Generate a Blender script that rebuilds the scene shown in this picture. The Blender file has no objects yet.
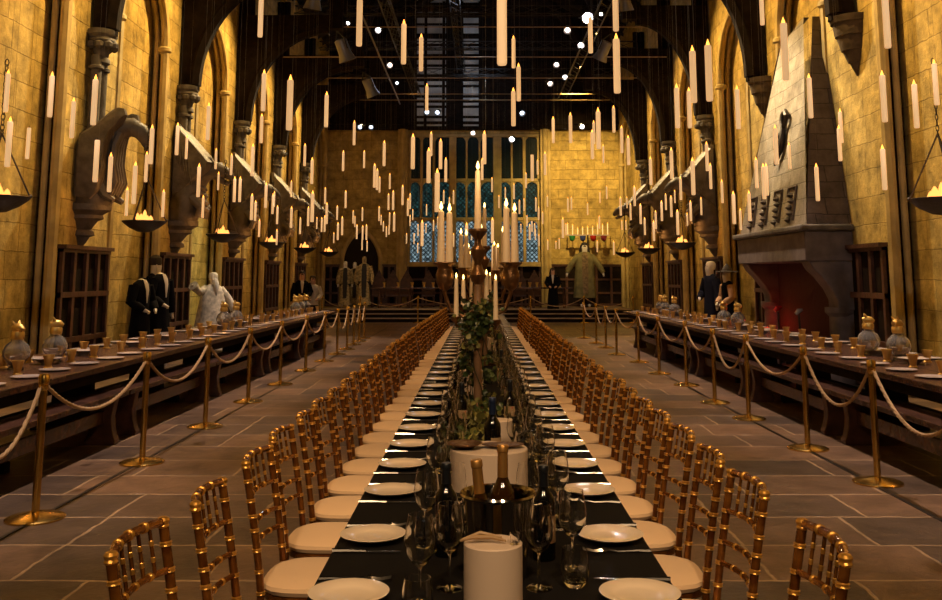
import bpy, bmesh, math, random
from mathutils import Vector, Matrix
random.seed(7)
PI = math.pi
sc = bpy.context.scene
C = sc.collection
# ------------------------------------------------------------------ camera model
HC = 1.6; TH = math.radians(8.2); F = 931.0; VPX = 480.0; YH = 277.0
T = math.tan(TH); FE = F / math.cos(TH) ** 2; PPY = YH - F * T
def at_z(x, y, Z):
    """world point at height Z seen at photo pixel (x,y)"""
    h = HC - Z
    Y = FE * h / (y - YH) + h * T
    return Vector(((x - VPX) * (Y - h * T) / (FE * math.cos(TH)), Y, Z))
def at_y(x, y, Y):
    k = (y - YH) / FE
    h = k * Y / (1 + k * T)
    return Vector(((x - VPX) * (Y - h * T) / (FE * math.cos(TH)), Y, HC - h))
cam = bpy.data.cameras.new('camera'); co = bpy.data.objects.new('camera', cam); C.objects.link(co)
co.location = (0, 0, HC); co.rotation_euler = (PI / 2 + TH, 0, 0)
cam.sensor_width = 36; cam.lens = F * 36 / 942
cam.shift_x = -(VPX - 471) / 942; cam.shift_y = (PPY - 300) / 942
cam.clip_end = 200; sc.camera = co
# ------------------------------------------------------------------ materials
def nodes(m): return m.node_tree.nodes, m.node_tree.links
def mat(name, col, rough=.6, metal=0, bump=0, bscale=30, var=0, vscale=6, emis=None, estr=0, trans=0, ior=1.45, sheen=0, coat=0, col2=None):
    m = bpy.data.materials.new(name); m.use_nodes = True
    N, L = nodes(m); b = N['Principled BSDF']
    b.inputs['Base Color'].default_value = (*col, 1); b.inputs['Roughness'].default_value = rough
    b.inputs['Metallic'].default_value = metal
    if trans: b.inputs['Transmission Weight'].default_value = trans; b.inputs['IOR'].default_value = ior
    if sheen: b.inputs['Sheen Weight'].default_value = sheen
    if coat: b.inputs['Coat Weight'].default_value = coat
    if emis: b.inputs['Emission Color'].default_value = (*emis, 1); b.inputs['Emission Strength'].default_value = estr
    tc = N.new('ShaderNodeTexCoord')
    if var or col2:
        n = N.new('ShaderNodeTexNoise'); n.inputs['Scale'].default_value = vscale; n.inputs['Detail'].default_value = 5
        L.new(tc.outputs['Object'], n.inputs['Vector'])
        r = N.new('ShaderNodeMix'); r.data_type = 'RGBA'
        c2 = col2 or tuple(c * (1 - var) for c in col)
        r.inputs[6].default_value = (*c2, 1); r.inputs[7].default_value = (*[min(1, c * (1 + (var if not col2 else 0))) for c in col], 1)
        mr = N.new('ShaderNodeMapRange'); mr.inputs[1].default_value = .35; mr.inputs[2].default_value = .65
        L.new(n.outputs['Fac'], mr.inputs[0]); L.new(mr.outputs[0], r.inputs[0]); L.new(r.outputs[2], b.inputs['Base Color'])
    if bump:
        n2 = N.new('ShaderNodeTexNoise'); n2.inputs['Scale'].default_value = bscale; n2.inputs['Detail'].default_value = 4
        L.new(tc.outputs['Object'], n2.inputs['Vector'])
        bp = N.new('ShaderNodeBump'); bp.inputs['Strength'].default_value = bump; bp.inputs['Distance'].default_value = .02
        L.new(n2.outputs['Fac'], bp.inputs['Height']); L.new(bp.outputs[0], b.inputs['Normal'])
    return m
def masonry(name, c1, c2, mortar, bw, bh, axes, ms=.012, rough=.85, bump=.5, moff=.5, freq=2, spec=.3, big=.5):
    m = bpy.data.materials.new(name); m.use_nodes = True
    N, L = nodes(m); b = N['Principled BSDF']; b.inputs['Specular IOR Level'].default_value = spec
    tc = N.new('ShaderNodeTexCoord'); sp = N.new('ShaderNodeSeparateXYZ'); cb = N.new('ShaderNodeCombineXYZ')
    L.new(tc.outputs['Object'], sp.inputs[0])
    # gentle wobble so that courses are not ruler straight
    wn = N.new('ShaderNodeTexNoise'); wn.inputs['Scale'].default_value = 1.3; L.new(tc.outputs['Object'], wn.inputs['Vector'])
    for i, a in enumerate(axes):
        ad = N.new('ShaderNodeMath'); ad.operation = 'MULTIPLY_ADD'; L.new(wn.outputs['Color' if 0 else 'Fac'], ad.inputs[0]); ad.inputs[1].default_value = .05
        L.new(sp.outputs[a], ad.inputs[2]); L.new(ad.outputs[0], cb.inputs[i])
    dn = N.new('ShaderNodeTexNoise'); dn.inputs['Scale'].default_value = 7; dn.inputs['Detail'].default_value = 3; L.new(tc.outputs['Object'], dn.inputs['Vector'])
    dm = N.new('ShaderNodeVectorMath'); dm.operation = 'MULTIPLY_ADD'; dm.inputs[1].default_value = (.035, .035, 0); L.new(dn.outputs['Color'], dm.inputs[0]); L.new(cb.outputs[0], dm.inputs[2])
    br = N.new('ShaderNodeTexBrick'); L.new(dm.outputs[0], br.inputs['Vector'])
    br.inputs['Color1'].default_value = (*c1, 1); br.inputs['Color2'].default_value = (*c2, 1); br.inputs['Mortar'].default_value = (*mortar, 1)
    br.inputs['Scale'].default_value = 1; br.inputs['Mortar Size'].default_value = ms; br.inputs['Mortar Smooth'].default_value = .4
    br.inputs['Brick Width'].default_value = bw; br.inputs['Row Height'].default_value = bh
    br.offset = moff; br.offset_frequency = freq; br.squash = .8; br.squash_frequency = 3
    n = N.new('ShaderNodeTexNoise'); n.inputs['Scale'].default_value = 3; n.inputs['Detail'].default_value = 9; n.inputs['Roughness'].default_value = .7
    L.new(tc.outputs['Object'], n.inputs['Vector'])
    mr = N.new('ShaderNodeMapRange'); mr.inputs[1].default_value = .3; mr.inputs[2].default_value = .7; mr.inputs[3].default_value = 1 - big; mr.inputs[4].default_value = 1 + big * .5
    L.new(n.outputs['Fac'], mr.inputs[0])
    mx = N.new('ShaderNodeMix'); mx.data_type = 'RGBA'; mx.blend_type = 'MULTIPLY'; mx.inputs[0].default_value = 1
    L.new(br.outputs['Color'], mx.inputs[6]); L.new(mr.outputs[0], mx.inputs[7]); L.new(mx.outputs[2], b.inputs['Base Color'])
    b.inputs['Roughness'].default_value = rough
    sub = N.new('ShaderNodeMath'); sub.operation = 'MULTIPLY_ADD'; L.new(br.outputs['Fac'], sub.inputs[0]); sub.inputs[1].default_value = -.6; L.new(n.outputs['Fac'], sub.inputs[2])
    bp = N.new('ShaderNodeBump'); bp.inputs['Strength'].default_value = bump; bp.inputs['Distance'].default_value = .04
    L.new(sub.outputs[0], bp.inputs['Height']); L.new(bp.outputs[0], b.inputs['Normal'])
    return m
M = {}
M['wall_side'] = masonry('stone_side', (.62, .46, .17), (.48, .35, .12), (.33, .235, .085), .74, .40, (1, 2), ms=.008, bump=1.0, big=.62)
M['wall_end'] = masonry('stone_end', (.62, .46, .17), (.48, .35, .12), (.33, .235, .085), .74, .40, (0, 2), ms=.008, bump=1.0, big=.62)
M['step_stone'] = mat('pale_step_stone', (.30, .22, .15), .6, bump=.3, bscale=10, var=.25, vscale=3)
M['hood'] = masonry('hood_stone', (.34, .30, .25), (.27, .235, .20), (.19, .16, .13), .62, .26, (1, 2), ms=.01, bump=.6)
M['hood_shade'] = masonry('hood_stone_shade', (.15, .115, .10), (.11, .085, .08), (.07, .055, .05), .62, .26, (0, 2), ms=.01, bump=.6)  # hood stone darkened: shade of the side faces put into the colour
M['floor'] = masonry('flagstones', (.26, .15, .085), (.085, .060, .045), (.50, .34, .19), 1.02, .66, (0, 1), ms=.014, rough=.36, bump=.5, moff=.41, spec=.6, big=.55)
M['mould'] = mat('moulded_stone', (.50, .38, .17), .8, bump=.3, bscale=9, var=.18, vscale=3)
M['grey_stone'] = mat('grey_stone', (.11, .095, .085), .75, bump=.5, bscale=14, var=.3, vscale=6)
M['corbel_stone'] = mat('brown_corbel_stone', (.075, .050, .030), .85, bump=.9, bscale=10, var=.4, vscale=5)
M['statue'] = mat('statue_stone', (.105, .085, .07), .5, bump=.5, bscale=16, var=.35, vscale=5)
M['mantel'] = mat('mantel_stone', (.125, .10, .105), .7, bump=.35, bscale=12, var=.25, vscale=5)
M['oak'] = mat('dark_oak', (.075, .030, .017), .45, bump=.25, bscale=22, var=.35, vscale=9)
M['oak_dark'] = mat('black_oak', (.013, .008, .006), .8, bump=.25, bscale=18, var=.35, vscale=6)
M['oak_dark'].node_tree.nodes['Principled BSDF'].inputs['Specular IOR Level'].default_value = .08
M['oak_table'] = mat('worn_oak', (.070, .032, .022), .27, bump=.18, bscale=30, var=.45, vscale=7)
M['gold_chair'] = mat('gilt_bamboo', (.30, .115, .018), .26, metal=.6, bump=.1, bscale=60, vscale=22, coat=.25, col2=(.15, .045, .008))
M['gold_ring'] = mat('gilt_ring', (.62, .33, .065), .30, metal=.7)
M['cushion'] = mat('cream_cushion', (.80, .56, .34), .8, bump=.05, bscale=200, sheen=.2)
M['cloth'] = mat('black_cloth', (.006, .005, .0045), .9, bump=.06, bscale=260)
M['cloth'].node_tree.nodes['Principled BSDF'].inputs['Specular IOR Level'].default_value = .12
M['china'] = mat('white_china', (.84, .70, .54), .16, coat=.5)
M['silver'] = mat('cutlery_steel', (.72, .68, .62), .18, metal=1)
M['brass'] = mat('polished_brass', (.72, .47, .13), .24, metal=1, bump=.02, bscale=40)
M['gold'] = mat('gold_leaf', (.85, .58, .18), .38, metal=.8, bump=.1, bscale=60)
M['bronze'] = mat('bronze_gilt', (.17, .085, .035), .35, metal=.8, bump=.3, bscale=40, var=.3, vscale=12)
M['iron'] = mat('black_iron', (.045, .035, .03), .5, metal=.6, bump=.3, bscale=40)
M['rope'] = mat('cream_rope', (.50, .34, .18), .85)
M['glass'] = mat('clear_glass', (1, 1, 1), .0, trans=1, ior=1.52)
M['decanter'] = mat('decanter_glass', (1, 1, 1), .04, trans=.86, ior=1.35)
M['wine'] = mat('dark_bottle_glass', (.003, .003, .003), .06, coat=.15)
M['amber'] = mat('amber_bottle_glass', (.022, .008, .0012), .05, coat=.4)
M['foil_black'] = mat('black_foil', (.008, .01, .014), .3, metal=.3)
M['foil_gold'] = mat('bronze_foil', (.50, .27, .08), .35, metal=.8)
M['foil_blue'] = mat('blue_foil', (.012, .022, .06), .3, metal=.4)
M['label'] = mat('wine_label', (.34, .22, .11), .7)
M['label_red'] = mat('red_stripe', (.45, .03, .02), .6)
M['chrome'] = mat('ice_bucket_steel', (.62, .55, .47), .09, metal=1)
M['drum'] = mat('white_stand', (.56, .44, .34), .5)
M['wax'] = mat('ivory_wax_glow', (.88, .76, .58), .5, emis=(1, .56, .24), estr=.56)  # emission makes the whole candle body glow as if lit
M['wax_big'] = mat('ivory_taper_wax', (.86, .68, .46), .5)
M['pewter'] = mat('pewter_plate', (.66, .58, .56), .18, metal=.4)
M['paneglass'] = None
M['leaf'] = mat('ivy_leaf', (.030, .050, .012), .42, var=.6, vscale=4, coat=.2)
M['leaf_pale'] = mat('pale_leaf', (.17, .16, .04), .45, var=.4, vscale=5)
M['wood_post'] = mat('turned_wood_post', (.22, .12, .06), .5, bump=.2, bscale=20, var=.3)
M['tong_wood'] = mat('tong_wood', (.30, .18, .07), .45)
M['skin'] = mat('skin', (.60, .36, .24), .6)
M['mann'] = mat('mannequin_white', (.72, .66, .58), .5)
M['robe_black'] = mat('black_robe', (.006, .006, .009), .9, bump=.3, bscale=8)
M['robe_blue'] = mat('midnight_robe', (.014, .016, .030), .9, bump=.3, bscale=8)
for q in ('robe_black', 'robe_blue'): M[q].node_tree.nodes['Principled BSDF'].inputs['Specular IOR Level'].default_value = .06
M['robe_gold'] = mat('gold_brocade', (.34, .25, .11), .6, bump=.5, bscale=26, var=.5, vscale=16)
M['robe_pale'] = mat('pale_silver_robe', (.64, .56, .46), .75, bump=.5, bscale=14, var=.3, vscale=12)
M['robe_olive'] = mat('olive_overcoat', (.19, .16, .06), .85, bump=.4, bscale=12, var=.25)
M['robe_brown'] = mat('brown_waistcoat', (.20, .13, .06), .85, bump=.3, bscale=20, var=.4, vscale=14)
M['dark_cloth'] = mat('dark_trousers', (.02, .016, .014), .85)
M['white_cloth'] = mat('white_shirt', (.62, .56, .50), .8)
M['hair_dark'] = mat('dark_hair', (.022, .014, .01), .7, bump=.6, bscale=40)
M['hair_white'] = mat('white_hair', (.74, .68, .60), .7, bump=.8, bscale=40)
M['tan'] = mat('tan_sleeve', (.42, .25, .13), .8)
M['fireback_red'] = mat('hearth_dark_red', (.05, .012, .010), .9, bump=.4, bscale=8)  # even dark red colour for the back of the hearth
M['hearth_black'] = mat('hearth_black', (.012, .006, .005), .9)
M['rig'] = mat('rig_black', (.02, .02, .022), .4, metal=.4)
M['rig_grey'] = mat('rig_grey', (.20, .20, .24), .35, metal=.5)
M['pipe'] = mat('rig_pipe', (.50, .36, .22), .4, metal=.6)
M['roof_panel'] = mat('grey_roof_panel', (.42, .44, .48), .7, var=.3, vscale=2)
M['roof_dark'] = mat('roof_boards', (.016, .012, .010), .8, bump=.3)
M['wire'] = mat('thin_wire', (.25, .2, .15), .4, metal=.5)
M['red_glass'] = mat('red_cup', (.45, .02, .015), .2); M['green_glass'] = mat('green_cup', (.03, .20, .06), .2)
M['blue_glass'] = mat('blue_cup', (.03, .05, .22), .2); M['purple_glass'] = mat('maroon_cup', (.25, .03, .06), .2)
def emat(name, col, s, sample='NONE'):
    m = bpy.data.materials.new(name); m.use_nodes = True; N, L = nodes(m)
    N.remove(N['Principled BSDF']); e = N.new('ShaderNodeEmission'); e.inputs[0].default_value = (*col, 1); e.inputs[1].default_value = s
    L.new(e.outputs[0], N['Material Output'].inputs[0]); m.cycles.emission_sampling = sample; return m
M['flame'] = emat('flame', (1, .36, .045), 4)
M['flame_white'] = emat('flame_bright', (1, .56, .14), 9)
M['fire'] = emat('brazier_fire', (1, .34, .07), 2.3)
M['lamp_white'] = emat('lamp_lens', (1, .90, .84), 30)
M['lamp_warm'] = emat('lamp_lens_warm', (1, .75, .60), 9)
M['lamp_hot'] = emat('lamp_lens_hot', (1, .95, 1), 250)
M['lamp_cool'] = emat('lamp_lens_cool', (.75, .85, 1), 5)
def window_mat(name, tint, s, dense):
    m = bpy.data.materials.new(name); m.use_nodes = True; N, L = nodes(m); b = N['Principled BSDF']
    b.inputs['Base Color'].default_value = (.006, .012, .012, 1); b.inputs['Roughness'].default_value = .5; b.inputs['Specular IOR Level'].default_value = .1
    tc = N.new('ShaderNodeTexCoord'); mp = N.new('ShaderNodeMapping'); mp.inputs['Rotation'].default_value = (0, PI / 4, 0)
    L.new(tc.outputs['Object'], mp.inputs[0]); sp = N.new('ShaderNodeSeparateXYZ'); L.new(mp.outputs[0], sp.inputs[0])
    fr = []
    for a in (0, 2):
        mu = N.new('ShaderNodeMath'); mu.operation = 'MULTIPLY'; mu.inputs[1].default_value = 8.0; L.new(sp.outputs[a], mu.inputs[0])
        f = N.new('ShaderNodeMath'); f.operation = 'FRACT'; L.new(mu.outputs[0], f.inputs[0])
        g = N.new('ShaderNodeMath'); g.operation = 'GREATER_THAN'; g.inputs[1].default_value = .26; L.new(f.outputs[0], g.inputs[0]); fr.append(g)
    p = N.new('ShaderNodeMath'); p.operation = 'MULTIPLY'; L.new(fr[0].outputs[0], p.inputs[0]); L.new(fr[1].outputs[0], p.inputs[1])
    n = N.new('ShaderNodeTexNoise'); n.inputs['Scale'].default_value = 9; n.inputs['Detail'].default_value = 6; n.inputs['Roughness'].default_value = .8
    L.new(tc.outputs['Object'], n.inputs['Vector'])
    mr = N.new('ShaderNodeMapRange'); mr.inputs[1].default_value = dense; mr.inputs[2].default_value = dense + .2; mr.inputs[3].default_value = .03
    L.new(n.outputs['Fac'], mr.inputs[0])
    q = N.new('ShaderNodeMath'); q.operation = 'MULTIPLY'; L.new(p.outputs[0], q.inputs[0]); L.new(mr.outputs[0], q.inputs[1])
    q2 = N.new('ShaderNodeMath'); q2.operation = 'MULTIPLY'; q2.inputs[1].default_value = s; L.new(q.outputs[0], q2.inputs[0])
    b.inputs['Emission Color'].default_value = (*tint, 1); L.new(q2.outputs[0], b.inputs['Emission Strength']); m.cycles.emission_sampling = 'NONE'
    return m
M['pane_low'] = window_mat('leaded_pane_lit', (.50, .72, .80), .70, .43)
M['pane_mid'] = window_mat('leaded_pane_mid', (.10, .34, .34), .30, .45)
M['pane_top'] = window_mat('leaded_pane_dark', (.10, .24, .24), .06, .50)
# ------------------------------------------------------------------ mesh builder
class MB:
    def __init__(s): s.v = []; s.f = []; s.m2 = set(); s.on = False
    def second(s, on): s.on = on; return s
    def add(s, vs, fs):
        o = len(s.v)
        if s.on: s.m2.update(range(len(s.f), len(s.f)+len(fs)))
        s.v += [tuple(v) for v in vs]; s.f += [tuple(i + o for i in f) for f in fs]; return s
    def box(s, x0, x1, y0, y1, z0, z1):
        return s.add([(x0,y0,z0),(x1,y0,z0),(x1,y1,z0),(x0,y1,z0),(x0,y0,z1),(x1,y0,z1),(x1,y1,z1),(x0,y1,z1)],
                     [(0,3,2,1),(4,5,6,7),(0,1,5,4),(1,2,6,5),(2,3,7,6),(3,0,4,7)])
    def prism(s, pts, axis, a0, a1):
        """pts 2D outline (in the two other axes, cyclic order), extruded along axis"""
        def mk(p, a):
            if axis == 0: return (a, p[0], p[1])
            if axis == 1: return (p[0], a, p[1])
            return (p[0], p[1], a)
        n = len(pts); vs = [mk(p, a0) for p in pts] + [mk(p, a1) for p in pts]
        return s.add(vs, [tuple(range(n))[::-1], tuple(range(n, 2*n))] + [(i, (i+1) % n, n + (i+1) % n, n + i) for i in range(n)])
    def lathe(s, prof, c=(0,0,0), n=16, sx=1, sy=1, cap=True):
        vs = []; fs = []
        for r, z in prof:
            for k in range(n):
                a = 2*PI*k/n; vs.append((c[0] + r*sx*math.cos(a), c[1] + r*sy*math.sin(a), c[2] + z))
        m = len(prof)
        for i in range(m-1):
            for k in range(n):
                fs.append((i*n+k, i*n+(k+1) % n, (i+1)*n+(k+1) % n, (i+1)*n+k))
        if cap:
            fs.append(tuple(range(n))[::-1]); fs.append(tuple((m-1)*n + k for k in range(n)))
        return s.add(vs, fs)
    def tube(s, pts, rad, n=8, flat=1.0, closed=False, up=Vector((0,0,1))):
        pts = [Vector(p) for p in pts]; m = len(pts)
        if not hasattr(rad, '__len__'): rad = [rad]*m
        vs = []; fs = []; prev = None
        for i, p in enumerate(pts):
            if closed: d = pts[(i+1) % m] - pts[i-1]
            else: d = pts[min(i+1, m-1)] - pts[max(i-1, 0)]
            d.normalize()
            if prev is None:
                u = up if abs(d.dot(up)) < .95 else Vector((1,0,0))
                a = d.cross(u).normalized()
            else:
                a = (prev - d * prev.dot(d)).normalized()
            prev = a; b = d.cross(a)
            for k in range(n):
                t = 2*PI*k/n
                vs.append(p + a*rad[i]*math.cos(t)*flat + b*rad[i]*math.sin(t))
        R = m if closed else m-1
        for i in range(R):
            j = (i+1) % m
            for k in range(n): fs.append((i*n+k, i*n+(k+1) % n, j*n+(k+1) % n, j*n+k))
        if not closed:
            fs.append(tuple(range(n))[::-1]); fs.append(tuple((m-1)*n+k for k in range(n)))
        return s.add(vs, fs)
    def xf(s, M4, start=0):
        for i in range(start, len(s.v)): s.v[i] = tuple(M4 @ Vector(s.v[i]))
        return s
    def build(s, name, m, parent=None, loc=(0,0,0), smooth=True, bevel=0, mat2=None):
        me = bpy.data.meshes.new(name); me.from_pydata(s.v, [], s.f); me.materials.append(m)
        if mat2:
            me.materials.append(mat2)
            for i in s.m2: me.polygons[i].material_index = 1
        bm = bmesh.new(); bm.from_mesh(me); bmesh.ops.recalc_face_normals(bm, faces=bm.faces); bm.to_mesh(me); bm.free()
        if smooth:
            me.polygons.foreach_set('use_smooth', [True]*len(me.polygons))
            me.set_sharp_from_angle(angle=math.radians(40))
        o = bpy.data.objects.new(name, me); C.objects.link(o); o.location = loc
        if parent: o.parent = parent
        if bevel:
            b = o.modifiers.new('bevel', 'BEVEL'); b.width = bevel; b.segments = 2; b.limit_method = 'ANGLE'
        return o
def tag(o, label=None, cat=None, group=None, kind=None):
    if label: o['label'] = label
    if cat: o['category'] = cat
    if group: o['group'] = group
    if kind: o['kind'] = kind
    return o
def struct(o, label=None, cat=None): return tag(o, label, cat, kind='structure')
def empty(name, loc, rz=0):
    o = bpy.data.objects.new(name, None); C.objects.link(o); o.location = loc; o.rotation_euler = (0, 0, rz); o.empty_display_size = .1; return o
def kids(o): return KID.get(o.name, [])
def copy_tree(o, parent=None):
    c = o.copy(); C.objects.link(c)
    if parent: c.parent = parent
    for ch in list(o.children): copy_tree(ch, c)
    return c
ORD = ['first','second','third','fourth','fifth','sixth','seventh','eighth','ninth','tenth','eleventh','twelfth','thirteenth','fourteenth','fifteenth','sixteenth','seventeenth','eighteenth','nineteenth']
TENS = {20:'twentieth',30:'thirtieth',40:'fortieth',50:'fiftieth'}; TN = {20:'twenty',30:'thirty',40:'forty',50:'fifty'}
def ordn(i):
    if i < 19: return ORD[i]
    n = i + 1; t = n // 10 * 10
    return TENS[t] if n == t else TN[t] + '-' + ORD[n - t - 1]
# ------------------------------------------------------------------ the shell
WL, WR, D, YB = 6.25, 5.70, .30, 38.0
PER = 4.42; L0, R0 = 13.77, 13.0; PW = 1.93; CL, CR = .85, .75
SPR = 6.15; WALLH = 11.5
struct(MB().box(-8, 8, -4, YB+.5, -.2, 0).build('floor', M['floor'], smooth=False))
def arch_pts(o0, o1, spring, H, n=10):
    w = o1 - o0; R = (w*w/4 + H*H) / w; a = math.acos((R - w/2) / R)
    left = [(o0 + R - R*math.cos(a*i/n), spring + R*math.sin(a*i/n)) for i in range(n+1)]
    right = [(o1 - (p[0] - o0), p[1]) for p in left[::-1]][1:]
    return left + right
def piers(start): return [start + PER*k for k in range(-3, 5)]
def side_wall(s, W, start, nm):
    mb = MB(); mb.box(*sorted((s*(W+D), s*(W+D+.4))), -4, YB, 0, WALLH)
    ps = piers(start)
    for i, p in enumerate(ps):
        o0 = p + PW; o1 = p + PER
        if i == len(ps)-1: o1 = YB - .4
        out = [(p, 0), (o0, 0)] + arch_pts(o0, o1, SPR, 1.5) + [(o1, 0), (p+PER if i < len(ps)-1 else YB, 0), (p+PER if i < len(ps)-1 else YB, WALLH), (p, WALLH)]
        q = []
        for a in out:
            if not q or (abs(a[0]-q[-1][0]) + abs(a[1]-q[-1][1])) > 1e-4: q.append(a)
        if i < len(ps)-1:   # drop the doubled corner where the opening meets the next pier
            q = [a for a in q]
        mb.prism(q, 0, *sorted((s*W, s*(W+D+.02))))
    o = struct(mb.build(nm, M['wall_side'], smooth=False))
    # roll mouldings round each arch
    for i, p in enumerate(ps):
        o0 = p + PW; o1 = (p + PER) if i < len(ps)-1 else YB-.4
        a = arch_pts(o0+.06, o1-.06, SPR, 1.42)
        m2 = MB()
        for off, rr in ((.03, .085), (.20, .05)):
            path = [(s*(W+off), o0+.05, 0)] + [(s*(W+off), y, z) for y, z in a] + [(s*(W+off), o1-.05, 0)]
            m2.tube(path, rr, 8, up=Vector((1,0,0)))
        # small spring caps
        for yy in (o0+.05, o1-.05): m2.lathe([(.09,-.05),(.14,0),(.14,.06),(.09,.1)], (s*(W+.05), yy, SPR-.1), 10)
        struct(m2.build('trim_%d' % (len([x for x in bpy.data.objects if x.name.startswith('trim_')])+1), M['mould']))
    return o
side_wall(-1, WL, L0, 'wall_left'); side_wall(1, WR, R0, 'wall_right')
# back wall with the window opening and a pointed doorway
def P38(x, y, Y=YB): return at_y(x, y, Y)
wx0, wx1 = P38(408, 200).x, P38(540, 200).x; wz0, wz1 = P38(480, 262).z, P38(480, 134).z
mb = MB()
mb.box(-7.2, wx0, YB, YB+.6, 0, 13); mb.box(wx1, 7.2, YB, YB+.6, 0, 13); mb.box(wx0, wx1, YB, YB+.6, 0, wz0); mb.box(wx0, wx1, YB, YB+.6, wz1, 13)
struct(mb.build('wall_back', M['wall_end'], smooth=False))
mb = MB()   # pilasters framing the window
for x in (wx0-.22, wx1+.22): mb.box(x-.2, x+.2, YB-.28, YB, 0, wz1+.15); mb.tube([(x, YB-.3, 0), (x, YB-.3, wz1+.15)], .12, 10)
mb.box(wx0, wx1, YB-.25, YB+.1, wz0-.18, wz0)
struct(mb.build('trim_30', M['mould']))
# window: mullions and panes
mb = MB(); cols = [408, 421, 433.5, 452, 468, 476.5, 492, 500.5, 512, 525, 539]
mull = [(421,.10),(433.5,.10),(452.5,.30),(466.5,.08),(479.5,.08),(497.5,.34),(512,.09),(524.5,.12)]
yf = YB + .15
for x, w in mull:
    X = P38(x, 200).x; mb.box(X-w/2, X+w/2, yf-.12, yf+.12, wz0, wz1)
trs = [180, 219]
for y in trs:
    Z = P38(480, y).z; mb.box(wx0, wx1, yf-.1, yf+.1, Z-.07, Z+.07)
mb.box(wx0, wx1, yf-.15, yf+.15, wz1-.12, wz1+.05); mb.box(wx0, wx0+.1, yf-.1, yf+.15, wz0, wz1); mb.box(wx1-.1, wx1, yf-.1, yf+.15, wz0, wz1)
w1 = struct(mb.build('window_1', M['mould'], bevel=.02))
xs = [wx0] + [P38(m[0], 200).x for m in mull] + [wx1]
zl = [wz0, P38(480, 219).z, P38(480, 180).z, wz1]
for i in range(len(xs)-1):
    for j in range(3):
        MB().box(xs[i]+.02, xs[i+1]-.02, yf+.02, yf+.04, zl[j], zl[j+1]).build('pane', M[['pane_low','pane_mid','pane_top'][j]], w1, smooth=False)
        # cusped heads to the lights
        if j != 1 or True:
            a = xs[i]+.04; b = xs[i+1]-.04; zt = zl[j+1]-.06; H = min(.32, (b-a)*.6)
            ap = arch_pts(a, b, zt-H, H*.96, 6)
            MB().prism([(a, zt)] + ap + [(b, zt)], 1, yf-.06, yf+.03).build('pane_head', M['mould'], w1, smooth=False)
# doorway at the back (left of the high table)
dc = P38(361, 280); ap = arch_pts(dc.x-.72, dc.x+.72, 1.75+.43, 1.25, 8)
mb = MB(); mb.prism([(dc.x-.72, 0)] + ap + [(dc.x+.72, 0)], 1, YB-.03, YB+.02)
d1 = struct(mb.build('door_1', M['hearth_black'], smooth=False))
MB().tube([(dc.x-.78, YB-.06, 0)] + [(x, YB-.06, z) for x, z in arch_pts(dc.x-.78, dc.x+.78, 2.18, 1.33, 8)] + [(dc.x+.78, YB-.06, 0)], .09, 8).build('door_frame', M['mould'], d1)
# roof
mb = MB(); mb.add([(-6.9,-4,WALLH-1),(0,-4,15),(0,YB+1,15),(-6.9,YB+1,WALLH-1),(6.9,-4,WALLH-1),(6.9,YB+1,WALLH-1)], [(0,1,2,3),(1,4,5,2)])
for k in range(44):
    y = -4 + k
    for s in (-1, 1): mb.tube([(s*6.8, y, WALLH-1.1), (0, y, 14.85)], .07, 4)
struct(mb.build('ceiling', M['roof_dark'], smooth=False))
# grey boards of the gable above the window, between dark studs
gb = MB()
for xa, xb in ((417, 446), (462, 481)):
    for k in range(13):
        a = P38(xa, 126-k*10.3, YB-.3); b = P38(xb, 118.5-k*10.3, YB-.3)
        gb.box(a.x, b.x, YB-.32, YB-.28, a.z, b.z)
struct(gb.build('trim_31', M['roof_panel'], smooth=False))
# dark timber gable over the back wall
gm = MB(); gm.box(-6.3, 6.3, YB-.25, YB-.02, wz1+.15, 13)
for k in range(17):
    X = -6 + k*.75; gm.box(X-.06, X+.06, YB-.36, YB-.2, wz1+.15, 13)
for k in range(6): gm.box(-6.3, 6.3, YB-.38, YB-.22, wz1+.35+k*.9, wz1+.47+k*.9)
struct(gm.build('trim_32', M['oak_dark'], smooth=False))
# dais
for k in range(3):
    a = 33.75 + .38*k
    MB().box(-5.9, 5.6, a, YB, .145*k, .145*(k+1)-.03).build('dais_step', M['oak_dark'], smooth=False)
    MB().box(-5.9, 5.6, a-.03, YB, .145*(k+1)-.03, .145*(k+1)).build('dais_step', M['step_stone'], smooth=False, bevel=.008)
for o in list(bpy.data.objects):
    if o.name.startswith('dais_step'): struct(o)
DZ = .435
# back wainscot
def wainscot(u0, u1, zt, place, nx, nz, z0=0, proud=.06):
    """panelled oak: place(u,d,z) gives a world point; d = distance proud of the wall"""
    fr = MB(); pn = MB()
    def bx(mb, ua, ub, da, db, za, zb):
        p = [place(u, d, z) for z in (za, zb) for u, d in ((ua,da),(ub,da),(ub,db),(ua,db))]
        mb.add(p, [(0,3,2,1),(4,5,6,7),(0,1,5,4),(1,2,6,5),(2,3,7,6),(3,0,4,7)])
    bx(pn, u0, u1, 0, proud*.4, z0, zt)
    w = (u1-u0)/nx
    for i in range(nx+1):
        u = u0 + w*i; t = .045 if 0 < i < nx else .07
        bx(fr, u-t/1.0 if i else u, u+t if i < nx else u, 0, proud, z0, zt)
    for z in [z0+.08] + [z0 + (zt-z0)*(j+1)/nz for j in range(nz)]:
        bx(fr, u0, u1, 0, proud*1.1, z-.05, z+.03)
    bx(fr, u0-.03, u1+.03, 0, proud*1.7, zt, zt+.06)
    o = fr.build('wainscot', M['oak'], smooth=False); struct(o)
    pn.build('panel_board', M['oak_dark'], o, smooth=False)
    return o
bk = lambda u, d, z: (u, YB-d, z)
for a, b, n in ((-6.4, dc.x-.85, 2), (dc.x+.85, wx0-.45, 2), (wx0, wx1, 7), (wx1+.45, 5.9, 5)):
    wainscot(a, b, 1.62+.43, bk, n, 3, DZ, .06)
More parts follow.
